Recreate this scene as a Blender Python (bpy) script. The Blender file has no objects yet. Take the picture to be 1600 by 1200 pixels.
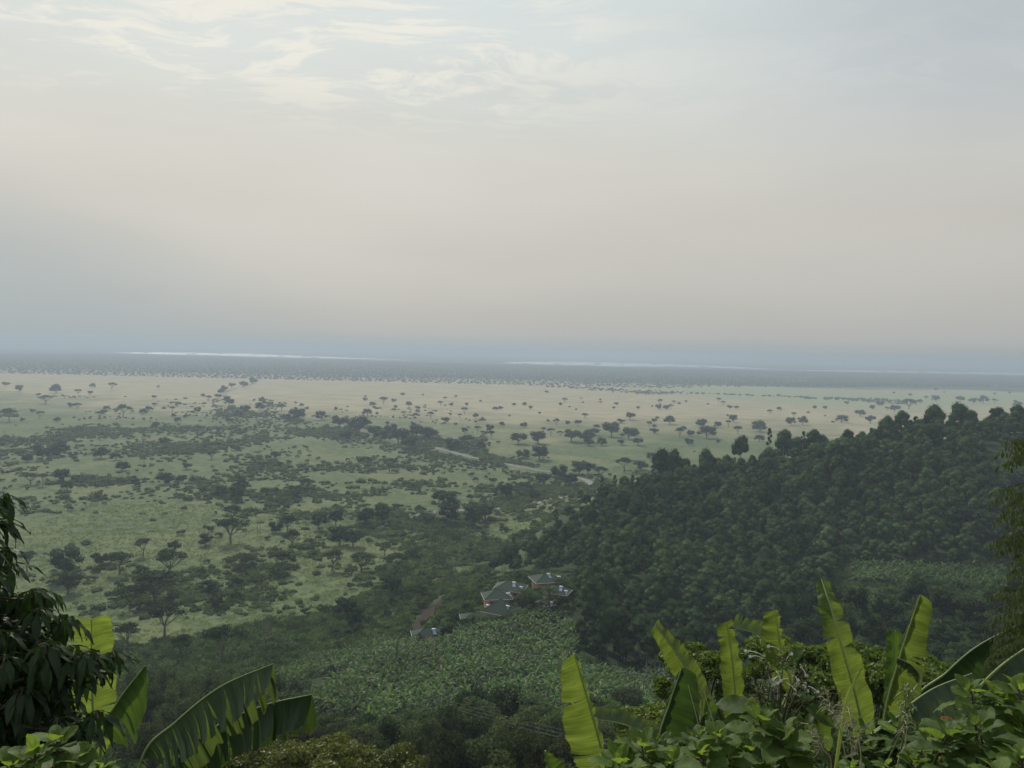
import bpy, math, random
import numpy as np
from mathutils import Vector, Matrix

sc = bpy.context.scene
COL = sc.collection
R = math.radians

# ------------------------------------------------------------------ camera
CAMZ = 130.0
F = 1256.0                     # focal length in photo pixels (1600 wide)
PITCH = math.atan(53.0 / F)    # looks slightly down
ROLL = math.atan(0.0227)
cam_pos = np.array([0.0, 0.0, CAMZ])
f0 = np.array([0, math.cos(PITCH), -math.sin(PITCH)])
R0 = np.array([1.0, 0, 0])
U0 = np.array([0, math.sin(PITCH), math.cos(PITCH)])
cr = math.cos(ROLL) * R0 + math.sin(ROLL) * U0
cu = -math.sin(ROLL) * R0 + math.cos(ROLL) * U0
cd = bpy.data.cameras.new('camera')
cd.sensor_width = 36.0
cd.lens = 36.0 * F / 1600.0
cd.clip_start = 0.05
cd.clip_end = 300000.0
cam = bpy.data.objects.new('camera', cd)
COL.objects.link(cam)
cam.matrix_world = Matrix(((cr[0], cu[0], -f0[0], 0), (cr[1], cu[1], -f0[1], 0), (cr[2], cu[2], -f0[2], CAMZ), (0, 0, 0, 1)))
sc.camera = cam

# ------------------------------------------------------------------ sky, sun, exposure
SUN_EL, SUN_AZ = R(40), R(-24)          # azimuth from +Y towards +X
SUN_STR, HAZE_DENSITY = 4.0, 2.3e-4
HAZE_COL = (0.455, 0.54, 0.64)
EXPOSURE = 0.0
sc.view_settings.view_transform = 'Standard'
sc.view_settings.look = 'None'
sc.view_settings.exposure = EXPOSURE
sc.view_settings.gamma = 1.0
sc.view_settings.use_curve_mapping = False
cy = sc.cycles
cy.use_denoising = True
try:
    cy.denoiser = 'OPENIMAGEDENOISE'
    cy.denoising_input_passes = 'RGB_ALBEDO_NORMAL'
    cy.denoising_prefilter = 'ACCURATE'
except Exception:
    pass
cy.max_bounces = 5
cy.diffuse_bounces = 2
cy.glossy_bounces = 2
cy.transmission_bounces = 3
cy.transparent_max_bounces = 4
cy.volume_bounces = 1
cy.use_adaptive_sampling = True
cy.adaptive_threshold = 0.02
sun_dir = Vector((math.sin(SUN_AZ) * math.cos(SUN_EL), math.cos(SUN_AZ) * math.cos(SUN_EL), math.sin(SUN_EL)))
sl = bpy.data.lights.new('sun', 'SUN')
sl.energy = SUN_STR
sl.angle = R(1.5)
sl.color = (1.0, 0.94, 0.84)
so = bpy.data.objects.new('sun', sl)
COL.objects.link(so)
so.rotation_euler = sun_dir.to_track_quat('Z', 'Y').to_euler()


class NT:
    """tiny helper around a node tree"""
    def __init__(s, tree):
        s.t = tree; s.n = tree.nodes; s.l = tree.links

    def node(s, typ, **kw):
        nd = s.n.new(typ)
        for k, v in kw.items():
            setattr(nd, k, v)
        return nd

    def put(s, sock, v):
        if isinstance(v, bpy.types.NodeSocket):
            s.l.new(v, sock)
        elif v is not None:
            if hasattr(sock.default_value, '__len__') and not hasattr(v, '__len__'):
                v = [v] * len(sock.default_value)
            if hasattr(v, '__len__') and len(sock.default_value) == 4 and len(v) == 3:
                v = (*v, 1)
            sock.default_value = v

    def math(s, op, a, b=None, c=None, clamp=False):
        nd = s.node('ShaderNodeMath', operation=op, use_clamp=clamp)
        for i, v in enumerate((a, b, c)):
            if v is not None:
                s.put(nd.inputs[i], v)
        return nd.outputs[0]

    def mix(s, fac, a, b, blend='MIX'):
        nd = s.node('ShaderNodeMix', data_type='RGBA', blend_type=blend)
        s.put(nd.inputs[0], fac); s.put(nd.inputs[6], a); s.put(nd.inputs[7], b)
        return nd.outputs[2]

    def noise(s, vec, scale, detail=4, rough=0.55, dist=0.0):
        nd = s.node('ShaderNodeTexNoise')
        if vec is not None:
            s.l.new(vec, nd.inputs['Vector'])
        nd.inputs['Scale'].default_value = scale
        nd.inputs['Detail'].default_value = detail
        nd.inputs['Roughness'].default_value = rough
        nd.inputs['Distortion'].default_value = dist
        return nd.outputs[0]

    def ramp(s, fac, lo, hi, a=0.0, b=1.0, smooth=True):
        nd = s.node('ShaderNodeMapRange', interpolation_type='SMOOTHSTEP' if smooth else 'LINEAR')
        s.put(nd.inputs[0], fac)
        for i, v in enumerate((lo, hi, a, b)):
            s.put(nd.inputs[i + 1], v)
        return nd.outputs[0]

    def mapping(s, vec, scale=(1, 1, 1), loc=(0, 0, 0), rot=(0, 0, 0)):
        nd = s.node('ShaderNodeMapping')
        s.l.new(vec, nd.inputs[0])
        nd.inputs[1].default_value = loc; nd.inputs[2].default_value = rot; nd.inputs[3].default_value = scale
        return nd.outputs[0]

    def colramp(s, fac, stops):
        nd = s.node('ShaderNodeValToRGB')
        s.put(nd.inputs[0], fac)
        e = nd.color_ramp.elements
        while len(e) < len(stops):
            e.new(0.5)
        for i, (p, c) in enumerate(stops):
            e[i].position = p; e[i].color = (*c, 1)
        return nd.outputs[0]


def lin(*c):
    return tuple((v / 255 / 12.92) if v / 255 <= 0.04045 else ((v / 255 + 0.055) / 1.055) ** 2.4 for v in c)


w = bpy.data.worlds.new('World')
sc.world = w
w.use_nodes = True
n = NT(w.node_tree)
n.n.clear()
tc = n.node('ShaderNodeTexCoord').outputs['Generated']
sep = n.node('ShaderNodeSeparateXYZ'); n.l.new(tc, sep.inputs[0])
X, Y, Z = sep.outputs
nish = n.node('ShaderNodeTexSky', sky_type='NISHITA')
nish.sun_disc = False
nish.sun_elevation = SUN_EL
nish.sun_rotation = SUN_AZ
nish.dust_density = 3.0
nish.air_density = 1.5
sky0 = n.mix(1.0, nish.outputs[0], (0.1, 0.1, 0.1), 'MULTIPLY')
# veil of thin high overcast: tone by elevation
el = n.math('ARCSINE', n.math('MINIMUM', n.math('MAXIMUM', Z, -1.0), 1.0))
eld = n.math('MULTIPLY', el, 180 / math.pi)
azr = n.math('ARCTAN2', X, Y)
azd = n.math('MULTIPLY', azr, 180 / math.pi)
veil = n.colramp(n.math('DIVIDE', eld, 60.0, clamp=True), [
    (0.0, lin(168, 176, 180)), (0.020, lin(187, 188, 185)), (0.07, lin(194, 193, 188)), (0.15, lin(203, 200, 193)), (0.21, lin(210, 208, 200)),
    (0.29, lin(209, 213, 209)), (0.40, lin(209, 218, 218)), (0.6, lin(196, 208, 216)), (1.0, lin(160, 182, 208))])
# bright towards the veiled sun, dimmer away from it
sx, sy, sz = sun_dir
dot = n.math('ADD', n.math('ADD', n.math('MULTIPLY', X, sx), n.math('MULTIPLY', Y, sy)), n.math('MULTIPLY', Z, sz))
glow = n.ramp(dot, 0.45, 1.0, 0.95, 1.03)
col = n.mix(1.0, veil, glow, 'MULTIPLY')
# blue-grey patches low at left and high at right
lowleft = n.math('MULTIPLY', n.ramp(azd, -6.0, -30.0), n.ramp(n.math('ADD', eld, n.math('MULTIPLY', azd, 0.22)), 4.5, -4.0))
col = n.mix(n.math('MULTIPLY', lowleft, 0.85), col, lin(170, 181, 185))
hir = n.math('MULTIPLY', n.ramp(azd, 8.0, 30.0), n.ramp(eld, 8.0, 20.0))
col = n.mix(n.math('MULTIPLY', hir, 0.55), col, lin(178, 185, 194))
# planar projection for the cloud deck
zc = n.math('MAXIMUM', Z, 0.02)
cx = n.math('DIVIDE', X, zc); cyy = n.math('DIVIDE', Y, zc)
cmb = n.node('ShaderNodeCombineXYZ'); n.l.new(cx, cmb.inputs[0]); n.l.new(cyy, cmb.inputs[1])
pv = cmb.outputs[0]
warp = n.node('ShaderNodeTexNoise'); n.l.new(pv, warp.inputs['Vector']); warp.inputs['Scale'].default_value = 1.1; warp.inputs['Detail'].default_value = 3
wv = n.node('ShaderNodeVectorMath', operation='MULTIPLY_ADD')
n.l.new(warp.outputs['Color'], wv.inputs[0]); wv.inputs[1].default_value = (0.7, 0.9, 0); n.l.new(pv, wv.inputs[2])
big = n.noise(n.mapping(wv.outputs[0], (0.45, 0.42, 1), (3.1, 1.7, 0)), 1.0, 3, 0.5)
fine = n.noise(n.mapping(wv.outputs[0], (1.9, 2.9, 1), (0.3, 4.2, 0), (0, 0, R(18))), 1.9, 10, 0.68, 0.3)
wisp = n.noise(n.mapping(wv.outputs[0], (0.8, 3.2, 1), (7.3, 1.2, 0), (0, 0, R(-14))), 2.2, 8, 0.66, 0.5)
cl = n.math('ADD', n.math('MULTIPLY', fine, 0.65), n.math('MULTIPLY', wisp, 0.35))
thr = n.math('SUBTRACT', n.ramp(azd, 4.0, -22.0, 0.74, 0.69), n.math('MULTIPLY', big, 0.48))
cm = n.ramp(n.math('SUBTRACT', cl, thr), -0.01, 0.10)
side = n.ramp(azd, 16.0, -8.0, 0.10, 1.0)
cm = n.math('MULTIPLY', n.math('MULTIPLY', cm, side), n.ramp(eld, 13.0, 18.5))
col = n.mix(n.math('MULTIPLY', cm, 0.8), col, lin(234, 231, 219))
# soft large variation in the veil
soft = n.noise(n.mapping(tc, (1.2, 1.2, 5.0)), 1.6, 4, 0.5)
col = n.mix(1.0, col, n.ramp(soft, 0.25, 0.75, 0.955, 1.045), 'MULTIPLY')
col = n.mix(0.95, sky0, col)
bg = n.node('ShaderNodeBackground')
n.l.new(col, bg.inputs[0])
bg.inputs[1].default_value = 1.0
wo = n.node('ShaderNodeOutputWorld')
n.l.new(bg.outputs[0], wo.inputs[0])

# ------------------------------------------------------------------ picture <-> place
def ray(px, py):
    return f0 + ((px - 800.0) / F) * cr - ((py - 600.0) / F) * cu


def at(px, py, depth):
    return cam_pos + depth * ray(px, py)


def proj(P):
    P = np.asarray(P, float) - cam_pos
    d = P @ f0
    d = np.where(d < 0.01, 0.01, d)
    return 800 + F * (P @ cr) / d, 600 - F * (P @ cu) / d, d


# ------------------------------------------------------------------ terrain
ctl = []                                   # (tan azimuth, ln distance, height)


def C(px, D, z):
    ctl.append(((px - 800.0) / F, math.log(D), z))


for px in (-500, 0, 500, 1000, 1500, 2100):
    for D, z in ((1.5, 128.3), (3, 127.4), (8, 124.6), (15, 120.0), (30, 108.5), (60, 89), (100, 70)):
        C(px, D, z)
for px, rows in {
    -600: ((150, 50), (200, 32), (290, 8), (350, 0), (450, 0), (700, 0)),
    0: ((150, 50), (200, 32), (290, 9), (350, 1), (450, 0), (700, 0)),
    300: ((150, 51), (200, 35), (290, 13), (350, 4), (430, 0), (700, 0)),
    480: ((150, 52), (200, 39), (240, 30), (300, 17), (400, 3), (500, 0), (700, 0)),
    600: ((150, 53), (200, 42), (250, 33), (300, 22), (400, 7), (490, 1), (700, 0)),
    700: ((150, 54), (200, 43), (270, 32), (300, 28), (340, 20), (400, 9), (500, 1), (700, 0)),
    800: ((150, 55), (200, 44), (270, 35), (310, 33), (345, 30), (430, 10), (550, 1), (700, 0)),
    900: ((150, 57), (200, 46), (260, 34), (320, 34), (370, 26), (440, 20), (520, 24), (620, 8), (800, 0)),
    1000: ((150, 60), (200, 44), (260, 30), (330, 25), (430, 32), (530, 38), (640, 14), (800, 0)),
    1200: ((150, 60), (200, 45), (270, 28), (350, 24), (440, 33), (560, 55), (680, 24), (850, 0)),
    1400: ((150, 62), (220, 43), (290, 33), (340, 33), (370, 30), (450, 48), (540, 74), (680, 38), (900, 0)),
    1600: ((150, 64), (220, 46), (300, 34), (370, 37), (440, 58), (520, 84), (680, 48), (950, 0)),
    2100: ((150, 70), (220, 58), (300, 52), (370, 62), (440, 82), (520, 104), (680, 70), (1000, 0)),
}.items():
    for D, z in rows:
        C(px, D, z)
ctl = np.array(ctl)
SCL = np.array([1.0, 0.6])


def _phi(a, b):
    d2 = ((a[:, None, :] - b[None, :, :]) ** 2).sum(-1)
    return 0.5 * d2 * np.log(d2 + 1e-12)


_cp = ctl[:, :2] * SCL
_N = len(_cp)
_A = np.zeros((_N + 3, _N + 3))
_A[:_N, :_N] = _phi(_cp, _cp) + np.eye(_N) * 2e-5
_A[:_N, _N] = 1; _A[:_N, _N + 1:] = _cp
_A[_N, :_N] = 1; _A[_N + 1:, :_N] = _cp.T
_w = np.linalg.solve(_A, np.concatenate([ctl[:, 2], np.zeros(3)]))


def sstep(a, b, x):
    t = np.clip((x - a) / (b - a), 0, 1)
    return t * t * (3 - 2 * t)


def height(x, y):
    x = np.atleast_1d(np.asarray(x, float)); y = np.atleast_1d(np.asarray(y, float))
    out = np.zeros(x.shape)
    xs, ys = x.ravel(), y.ravel()
    res = np.empty(xs.shape)
    for i in range(0, len(xs), 20000):
        a, b = xs[i:i + 20000], ys[i:i + 20000]
        D = np.maximum(np.hypot(a, b), 1.5)
        az = np.arctan2(a, b)
        u = np.tan(np.clip(az, -0.62, 0.80))
        q = np.stack([u, np.log(np.maximum(b / np.cos(0) if False else D * np.cos(np.clip(az, -0.62, 0.80)), 1.3))], 1) * SCL
        z = _phi(q, _cp) @ _w[:_N] + _w[_N] + q @ _w[_N + 1:]
        z = np.minimum(z, 128.3)
        far = 1 - sstep(620, 1000, D)
        z = np.maximum(z, 0) * far
        # small natural relief
        amp = sstep(20, 200, D)
        z += amp * (1.1 * np.sin(a * 0.021 + 1.3 * np.sin(b * 0.013)) * np.cos(b * 0.017 + 0.7) + 0.5 * np.sin(a * 0.06 + b * 0.045)
                    + 0.25 * np.sin(a * 0.17 - b * 0.11))
        res[i:i + 20000] = z
    out = res.reshape(x.shape)
    return out


def hgt(x, y):
    return float(height(x, y)[0])


def hit(px, py, d0=20.0, d1=20000.0):
    """where the view ray through a photo pixel meets the ground"""
    r = ray(px, py)
    t = np.exp(np.linspace(math.log(d0), math.log(d1), 500))
    P = cam_pos + t[:, None] * r
    g = P[:, 2] - height(P[:, 0], P[:, 1])
    k = np.where(g < 0)[0]
    if len(k) == 0:
        return P[-1]
    k = k[0]
    if k == 0:
        return P[0]
    a, b = t[k - 1], t[k]
    for _ in range(18):
        m = 0.5 * (a + b)
        p = cam_pos + m * r
        if p[2] < hgt(p[0], p[1]):
            b = m
        else:
            a = m
    return cam_pos + b * r


def hits(lst, **kw):
    return [hit(px, py, **kw) for px, py in lst]


def inpoly(px, py, poly):
    px = np.asarray(px); py = np.asarray(py)
    c = np.zeros(px.shape, bool)
    j = len(poly) - 1
    for i in range(len(poly)):
        xi, yi = poly[i]; xj, yj = poly[j]
        if yi != yj:
            c ^= ((yi > py) != (yj > py)) & (px < (xj - xi) * (py - yi) / (yj - yi) + xi)
        j = i
    return c


def vnoise(x, y, s, seed=0):
    """value noise 0..1, vectorised"""
    x = np.asarray(x) / s; y = np.asarray(y) / s
    xi = np.floor(x).astype(np.int64); yi = np.floor(y).astype(np.int64)
    fx = x - xi; fy = y - yi
    fx = fx * fx * (3 - 2 * fx); fy = fy * fy * (3 - 2 * fy)

    def h(a, b):
        v = (a * 374761393 + b * 668265263 + seed * 144665) & 0x7fffffff
        v = ((v ^ (v >> 13)) * 1274126177) & 0x7fffffff
        return ((v ^ (v >> 16)) & 0xffff) / 65535.0
    return (h(xi, yi) * (1 - fx) + h(xi + 1, yi) * fx) * (1 - fy) + (h(xi, yi + 1) * (1 - fx) + h(xi + 1, yi + 1) * fx) * fy


def fbm(x, y, s, seed=0, o=3):
    return sum(vnoise(x, y, s / 2 ** k, seed + k) * 0.5 ** k for k in range(o)) / sum(0.5 ** k for k in range(o))


# ------------------------------------------------------------------ mesh helpers
def mesh_np(name, V, Q, mats, T=None, uv=None, midx=None, smooth=False):
    """mesh from an (n,3) vertex array, (m,4) quads and optional (k,3) triangles"""
    V = np.asarray(V, np.float32)
    Q = np.asarray(Q, np.int32).reshape(-1, 4) if Q is not None and len(Q) else np.zeros((0, 4), np.int32)
    T = np.asarray(T, np.int32).reshape(-1, 3) if T is not None and len(T) else np.zeros((0, 3), np.int32)
    me = bpy.data.meshes.new(name)
    me.vertices.add(len(V)); me.vertices.foreach_set('co', V.ravel())
    nl = Q.size + T.size
    me.loops.add(nl)
    me.loops.foreach_set('vertex_index', np.concatenate([Q.ravel(), T.ravel()]))
    me.polygons.add(len(Q) + len(T))
    st = np.concatenate([np.arange(len(Q)) * 4, len(Q) * 4 + np.arange(len(T)) * 3]).astype(np.int32)
    me.polygons.foreach_set('loop_start', st)
    if midx is not None:
        me.polygons.foreach_set('material_index', np.asarray(midx, np.int32))
    me.polygons.foreach_set('use_smooth', np.full(len(Q) + len(T), smooth))
    if uv is not None:
        ul = me.uv_layers.new(name='UVMap')
        idx = np.concatenate([Q.ravel(), T.ravel()])
        ul.data.foreach_set('uv', np.asarray(uv, np.float32)[idx].ravel())
    for m in (mats if isinstance(mats, (list, tuple)) else [mats]):
        me.materials.append(m)
    me.update(calc_edges=True)
    return me


def ob(name, me, parent=None, loc=None, rotz=0, scale=None):
    o = bpy.data.objects.new(name, me)
    COL.objects.link(o)
    if parent is not None:
        o.parent = parent
    if loc is not None:
        o.location = tuple(float(v) for v in loc)
    if rotz:
        o.rotation_euler = (0, 0, rotz)
    if scale is not None:
        o.scale = scale if hasattr(scale, '__len__') else (scale,) * 3
    return o


def tag(o, label=None, cat=None, group=None, kind=None):
    if label: o['label'] = label
    if cat: o['category'] = cat
    if group: o['group'] = group
    if kind: o['kind'] = kind
    return o


class MB:
    """collects quads and triangles for one mesh"""
    def __init__(s):
        s.V = []; s.Q = []; s.T = []; s.UV = []; s.n = 0

    def add(s, V, Q=(), T=(), uv=None):
        V = np.asarray(V, float).reshape(-1, 3)
        if len(Q): s.Q.append(np.asarray(Q).reshape(-1, 4) + s.n)
        if len(T): s.T.append(np.asarray(T).reshape(-1, 3) + s.n)
        s.V.append(V); s.UV.append(np.asarray(uv, float) if uv is not None else np.zeros((len(V), 2)))
        s.n += len(V)
        return s

    def tube(s, P, r, k=6, cap=True):
        P = np.asarray(P, float); m = len(P)
        r = np.full(m, r) if np.isscalar(r) else np.asarray(r, float)
        t = np.gradient(P, axis=0); t /= np.linalg.norm(t, axis=1)[:, None] + 1e-12
        ref = np.array([0, 0, 1.0]) if abs(t[0, 2]) < 0.9 else np.array([1.0, 0, 0])
        V = []
        a = np.arange(k) * 2 * math.pi / k
        for i in range(m):
            u = np.cross(ref, t[i]); u /= np.linalg.norm(u) + 1e-12
            v = np.cross(t[i], u)
            V.append(P[i] + r[i] * (np.cos(a)[:, None] * u + np.sin(a)[:, None] * v))
        V = np.concatenate(V)
        Q = [(i * k + j, i * k + (j + 1) % k, (i + 1) * k + (j + 1) % k, (i + 1) * k + j) for i in range(m - 1) for j in range(k)]
        uv = np.stack([np.tile(np.arange(k) / k, m), np.repeat(np.linspace(0, 1, m), k)], 1)
        s.add(V, Q, uv=uv)
        if cap:
            T = [(0, (j + 1), j) for j in range(1, k - 1)]
            s.add(V[-k:], (), [(0, j, j + 1) for j in range(1, k - 1)])
        return s

    def box(s, c, d, rotz=0.0):
        c = np.asarray(c, float); d = np.asarray(d, float) / 2
        v = np.array([(x, y, z) for x in (-1, 1) for y in (-1, 1) for z in (-1, 1)]) * d
        if rotz:
            ca, sa = math.cos(rotz), math.sin(rotz)
            v = np.stack([v[:, 0] * ca - v[:, 1] * sa, v[:, 0] * sa + v[:, 1] * ca, v[:, 2]], 1)
        s.add(v + c, [(0, 1, 3, 2), (4, 6, 7, 5), (0, 4, 5, 1), (2, 3, 7, 6), (0, 2, 6, 4), (1, 5, 7, 3)])
        return s

    def mesh(s, name, mat, smooth=False):
        return mesh_np(name, np.concatenate(s.V), np.concatenate(s.Q) if s.Q else None, mat,
                       np.concatenate(s.T) if s.T else None, np.concatenate(s.UV), smooth=smooth)

    def build(s, name, mat, parent=None, smooth=False, loc=None):
        return ob(name, s.mesh(name, mat, smooth), parent, loc)


# ------------------------------------------------------------------ materials
def new_mat(name):
    m = bpy.data.materials.new(name); m.use_nodes = True
    t = NT(m.node_tree); t.n.clear()
    return m, t


def fin(t, shader, disp=None):
    o = t.node('ShaderNodeOutputMaterial')
    t.l.new(shader, o.inputs[0])


def bump(t, h, strength=0.4, dist=0.1):
    b = t.node('ShaderNodeBump')
    b.inputs['Strength'].default_value = strength; b.inputs['Distance'].default_value = dist
    t.l.new(h, b.inputs['Height'])
    return b.outputs[0]


def leaf_mat(name, c1, c2, trans=0.35, rough=0.85, spec=0.04, nscale=0.3, dead=None, tcol=None, objvar=0.35, cell=0.0, cellvar=0.4):
    m, t = new_mat(name)
    g = t.node('ShaderNodeNewGeometry')
    oi = t.node('ShaderNodeObjectInfo')
    isl = g.outputs['Random Per Island']
    nz = t.noise(g.outputs['Position'], nscale, 3)
    fac = t.math('ADD', t.math('MULTIPLY', isl, 0.55), t.math('MULTIPLY', nz, 0.45))
    c = t.mix(fac, c1, c2)
    if dead:
        c = t.mix(t.math('MULTIPLY', t.ramp(isl, 0.965, 0.99), 0.8), c, dead)
    br = t.ramp(oi.outputs['Random'], 0, 1, 1 - objvar, 1 + objvar, smooth=False)
    c = t.mix(1.0, c, br, 'MULTIPLY')
    if cell:
        vo = t.node('ShaderNodeTexVoronoi', voronoi_dimensions='2D'); t.l.new(g.outputs['Position'], vo.inputs['Vector']); vo.inputs['Scale'].default_value = cell
        sc_ = t.node('ShaderNodeSeparateColor'); t.l.new(vo.outputs['Color'], sc_.inputs[0])
        c = t.mix(1.0, c, t.ramp(sc_.outputs[0], 0, 1, 1 - cellvar, 1 + cellvar, smooth=False), 'MULTIPLY')
        c = t.mix(t.ramp(sc_.outputs[1], 0.6, 1.0, 0, 0.5), c, t.mix(1.0, c, (1.35, 1.1, 0.7), 'MULTIPLY'))
    hs = t.node('ShaderNodeHueSaturation')
    t.l.new(c, hs.inputs['Color'])
    t.l.new(t.ramp(t.math('FRACT', t.math('MULTIPLY', oi.outputs['Random'], 7.31)), 0, 1, 0.475, 0.52, smooth=False), hs.inputs['Hue'])
    c = hs.outputs[0]
    p = t.node('ShaderNodeBsdfPrincipled')
    t.l.new(c, p.inputs['Base Color'])
    p.inputs['Roughness'].default_value = rough
    p.inputs['Specular IOR Level'].default_value = spec
    tr = t.node('ShaderNodeBsdfTranslucent')
    t.l.new(t.mix(1.0, c, tcol or (1.3, 1.45, 0.6), 'MULTIPLY'), tr.inputs[0])
    mx = t.node('ShaderNodeMixShader'); mx.inputs[0].default_value = trans
    t.l.new(p.outputs[0], mx.inputs[1]); t.l.new(tr.outputs[0], mx.inputs[2])
    fin(t, mx.outputs[0])
    return m


def plain_mat(name, col, rough=0.7, var=0.3, scale=3.0, col2=None, bstr=0.3, metal=0.0, spec=0.3):
    m, t = new_mat(name)
    g = t.node('ShaderNodeNewGeometry')
    nz = t.noise(g.outputs['Position'], scale, 5, 0.6)
    c = t.mix(nz, tuple(v * (1 - var) for v in col), col2 or tuple(min(1, v * (1 + var)) for v in col))
    p = t.node('ShaderNodeBsdfPrincipled')
    t.l.new(c, p.inputs['Base Color']); p.inputs['Roughness'].default_value = rough
    p.inputs['Metallic'].default_value = metal
    p.inputs['Specular IOR Level'].default_value = spec
    t.l.new(bump(t, nz, bstr, 0.05), p.inputs['Normal'])
    fin(t, p.outputs[0])
    return m


M = {}
M['bark'] = plain_mat('bark_grey_brown', (0.10, 0.08, 0.06), 0.9, 0.4, 6)
M['bark_pale'] = plain_mat('bark_pale', (0.22, 0.19, 0.15), 0.85, 0.35, 4)
M['acacia'] = leaf_mat('acacia_leaves', (0.020, 0.034, 0.016), (0.048, 0.070, 0.026), 0.18, nscale=0.4)
M['dark_leaf'] = leaf_mat('dense_tree_leaves', (0.014, 0.028, 0.014), (0.036, 0.058, 0.022), 0.16, nscale=0.3, cell=0.15, cellvar=0.25)
M['forest'] = leaf_mat('forest_leaves', (0.014, 0.031, 0.013), (0.050, 0.082, 0.028), 0.10, nscale=0.15, objvar=0.45)
M['forest_mass'] = leaf_mat('forest_mass_leaves', (0.014, 0.031, 0.013), (0.050, 0.082, 0.028), 0.10, nscale=0.03, cell=0.12, cellvar=0.45)
M['woodland'] = leaf_mat('far_woodland_leaves', (0.045, 0.056, 0.055), (0.070, 0.084, 0.078), 0.1, nscale=0.01)  # leaf colour paled and greyed to carry some of the distance haze
M['scrub'] = leaf_mat('scrub_leaves', (0.028, 0.048, 0.019), (0.078, 0.112, 0.038), 0.22, nscale=0.08, cell=0.22, cellvar=0.45)
M['undergrowth'] = leaf_mat('undergrowth_leaves', (0.028, 0.048, 0.020), (0.090, 0.125, 0.048), 0.26, nscale=0.05, cell=0.25, cellvar=0.5)
M['grass'] = leaf_mat('grass_blades', (0.10, 0.135, 0.045), (0.19, 0.21, 0.085), 0.35, nscale=0.05)
M['banana_far'] = leaf_mat('plantation_leaves', (0.028, 0.068, 0.018), (0.100, 0.175, 0.040), 0.38, 0.55, 0.2, 0.05, dead=(0.20, 0.14, 0.06), cell=0.09, cellvar=0.3)
M['palm'] = leaf_mat('palm_fronds', (0.03, 0.052, 0.024), (0.06, 0.09, 0.035), 0.25)
M['slope_tree'] = leaf_mat('slope_tree_leaves', (0.028, 0.042, 0.022), (0.090, 0.115, 0.054), 0.26, nscale=0.5, objvar=0.45)
M['yellow_green'] = leaf_mat('yellow_green_leaves', (0.045, 0.078, 0.018), (0.150, 0.205, 0.044), 0.42, 0.5, 0.2, 1.0, objvar=0.15)
M['olive_leaf'] = leaf_mat('olive_leaves', (0.046, 0.066, 0.014), (0.115, 0.135, 0.028), 0.32, 0.5, 0.2, 0.5, objvar=0.2)
M['mango'] = leaf_mat('dark_drooping_leaves', (0.010, 0.024, 0.007), (0.026, 0.052, 0.011), 0.26, 0.45, 0.28, 2.0, objvar=0.0)
M['feather'] = leaf_mat('feathery_leaves', (0.035, 0.06, 0.022), (0.085, 0.12, 0.04), 0.35, 0.5, 0.3, 1.0, objvar=0.0)
M['twig'] = plain_mat('twig_dark', (0.05, 0.045, 0.025), 0.8, 0.3, 20)
M['green_stem'] = plain_mat('green_stem', (0.10, 0.14, 0.05), 0.6, 0.3, 30)
M['straw'] = plain_mat('dry_straw', (0.33, 0.29, 0.18), 0.8, 0.3, 30)
M['orange_wall'] = plain_mat('terracotta_render', (0.42, 0.235, 0.15), 0.85, 0.15, 1.2)
M['white_wall'] = plain_mat('white_render', (0.62, 0.58, 0.52), 0.8, 0.12, 1.2)
M['trim'] = plain_mat('pale_trim', (0.52, 0.50, 0.46), 0.6, 0.1, 3)
M['glass'] = plain_mat('dark_window_glass', (0.02, 0.025, 0.03), 0.1, 0.1, 3)
M['door'] = plain_mat('dark_timber', (0.08, 0.045, 0.03), 0.6, 0.3, 8)
M['tank'] = plain_mat('white_tank', (0.8, 0.8, 0.8), 0.3, 0.05, 3)
M['panel'] = plain_mat('solar_panel', (0.25, 0.30, 0.38), 0.15, 0.1, 3)
M['pole'] = plain_mat('weathered_pole', (0.16, 0.14, 0.12), 0.85, 0.3, 5)
M['wire'] = plain_mat('aluminium_wire', (0.22, 0.23, 0.22), 0.7, 0.05, 5)
M['flower'] = plain_mat('white_petals', (0.75, 0.74, 0.66), 0.6, 0.08, 30)
M['bud'] = plain_mat('green_buds', (0.22, 0.27, 0.10), 0.6, 0.3, 30)
M['insulator'] = plain_mat('brown_insulator', (0.12, 0.06, 0.04), 0.2, 0.1, 5)


def roof_mat():
    m, t = new_mat('green_roof_sheet')
    g = t.node('ShaderNodeNewGeometry')
    nz = t.noise(g.outputs['Position'], 0.9, 5, 0.65)
    uv = t.node('ShaderNodeTexCoord').outputs['UV']
    wv = t.node('ShaderNodeTexWave'); t.l.new(uv, wv.inputs[0]); wv.inputs['Scale'].default_value = 12
    c = t.mix(nz, (0.014, 0.030, 0.020), (0.034, 0.058, 0.040))
    p = t.node('ShaderNodeBsdfPrincipled'); t.l.new(c, p.inputs['Base Color']); p.inputs['Roughness'].default_value = 0.75; p.inputs['Specular IOR Level'].default_value = 0.15
    t.l.new(bump(t, wv.outputs[1], 0.5, 0.05), p.inputs['Normal'])
    fin(t, p.outputs[0])
    return m


M['roof'] = roof_mat()


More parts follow.
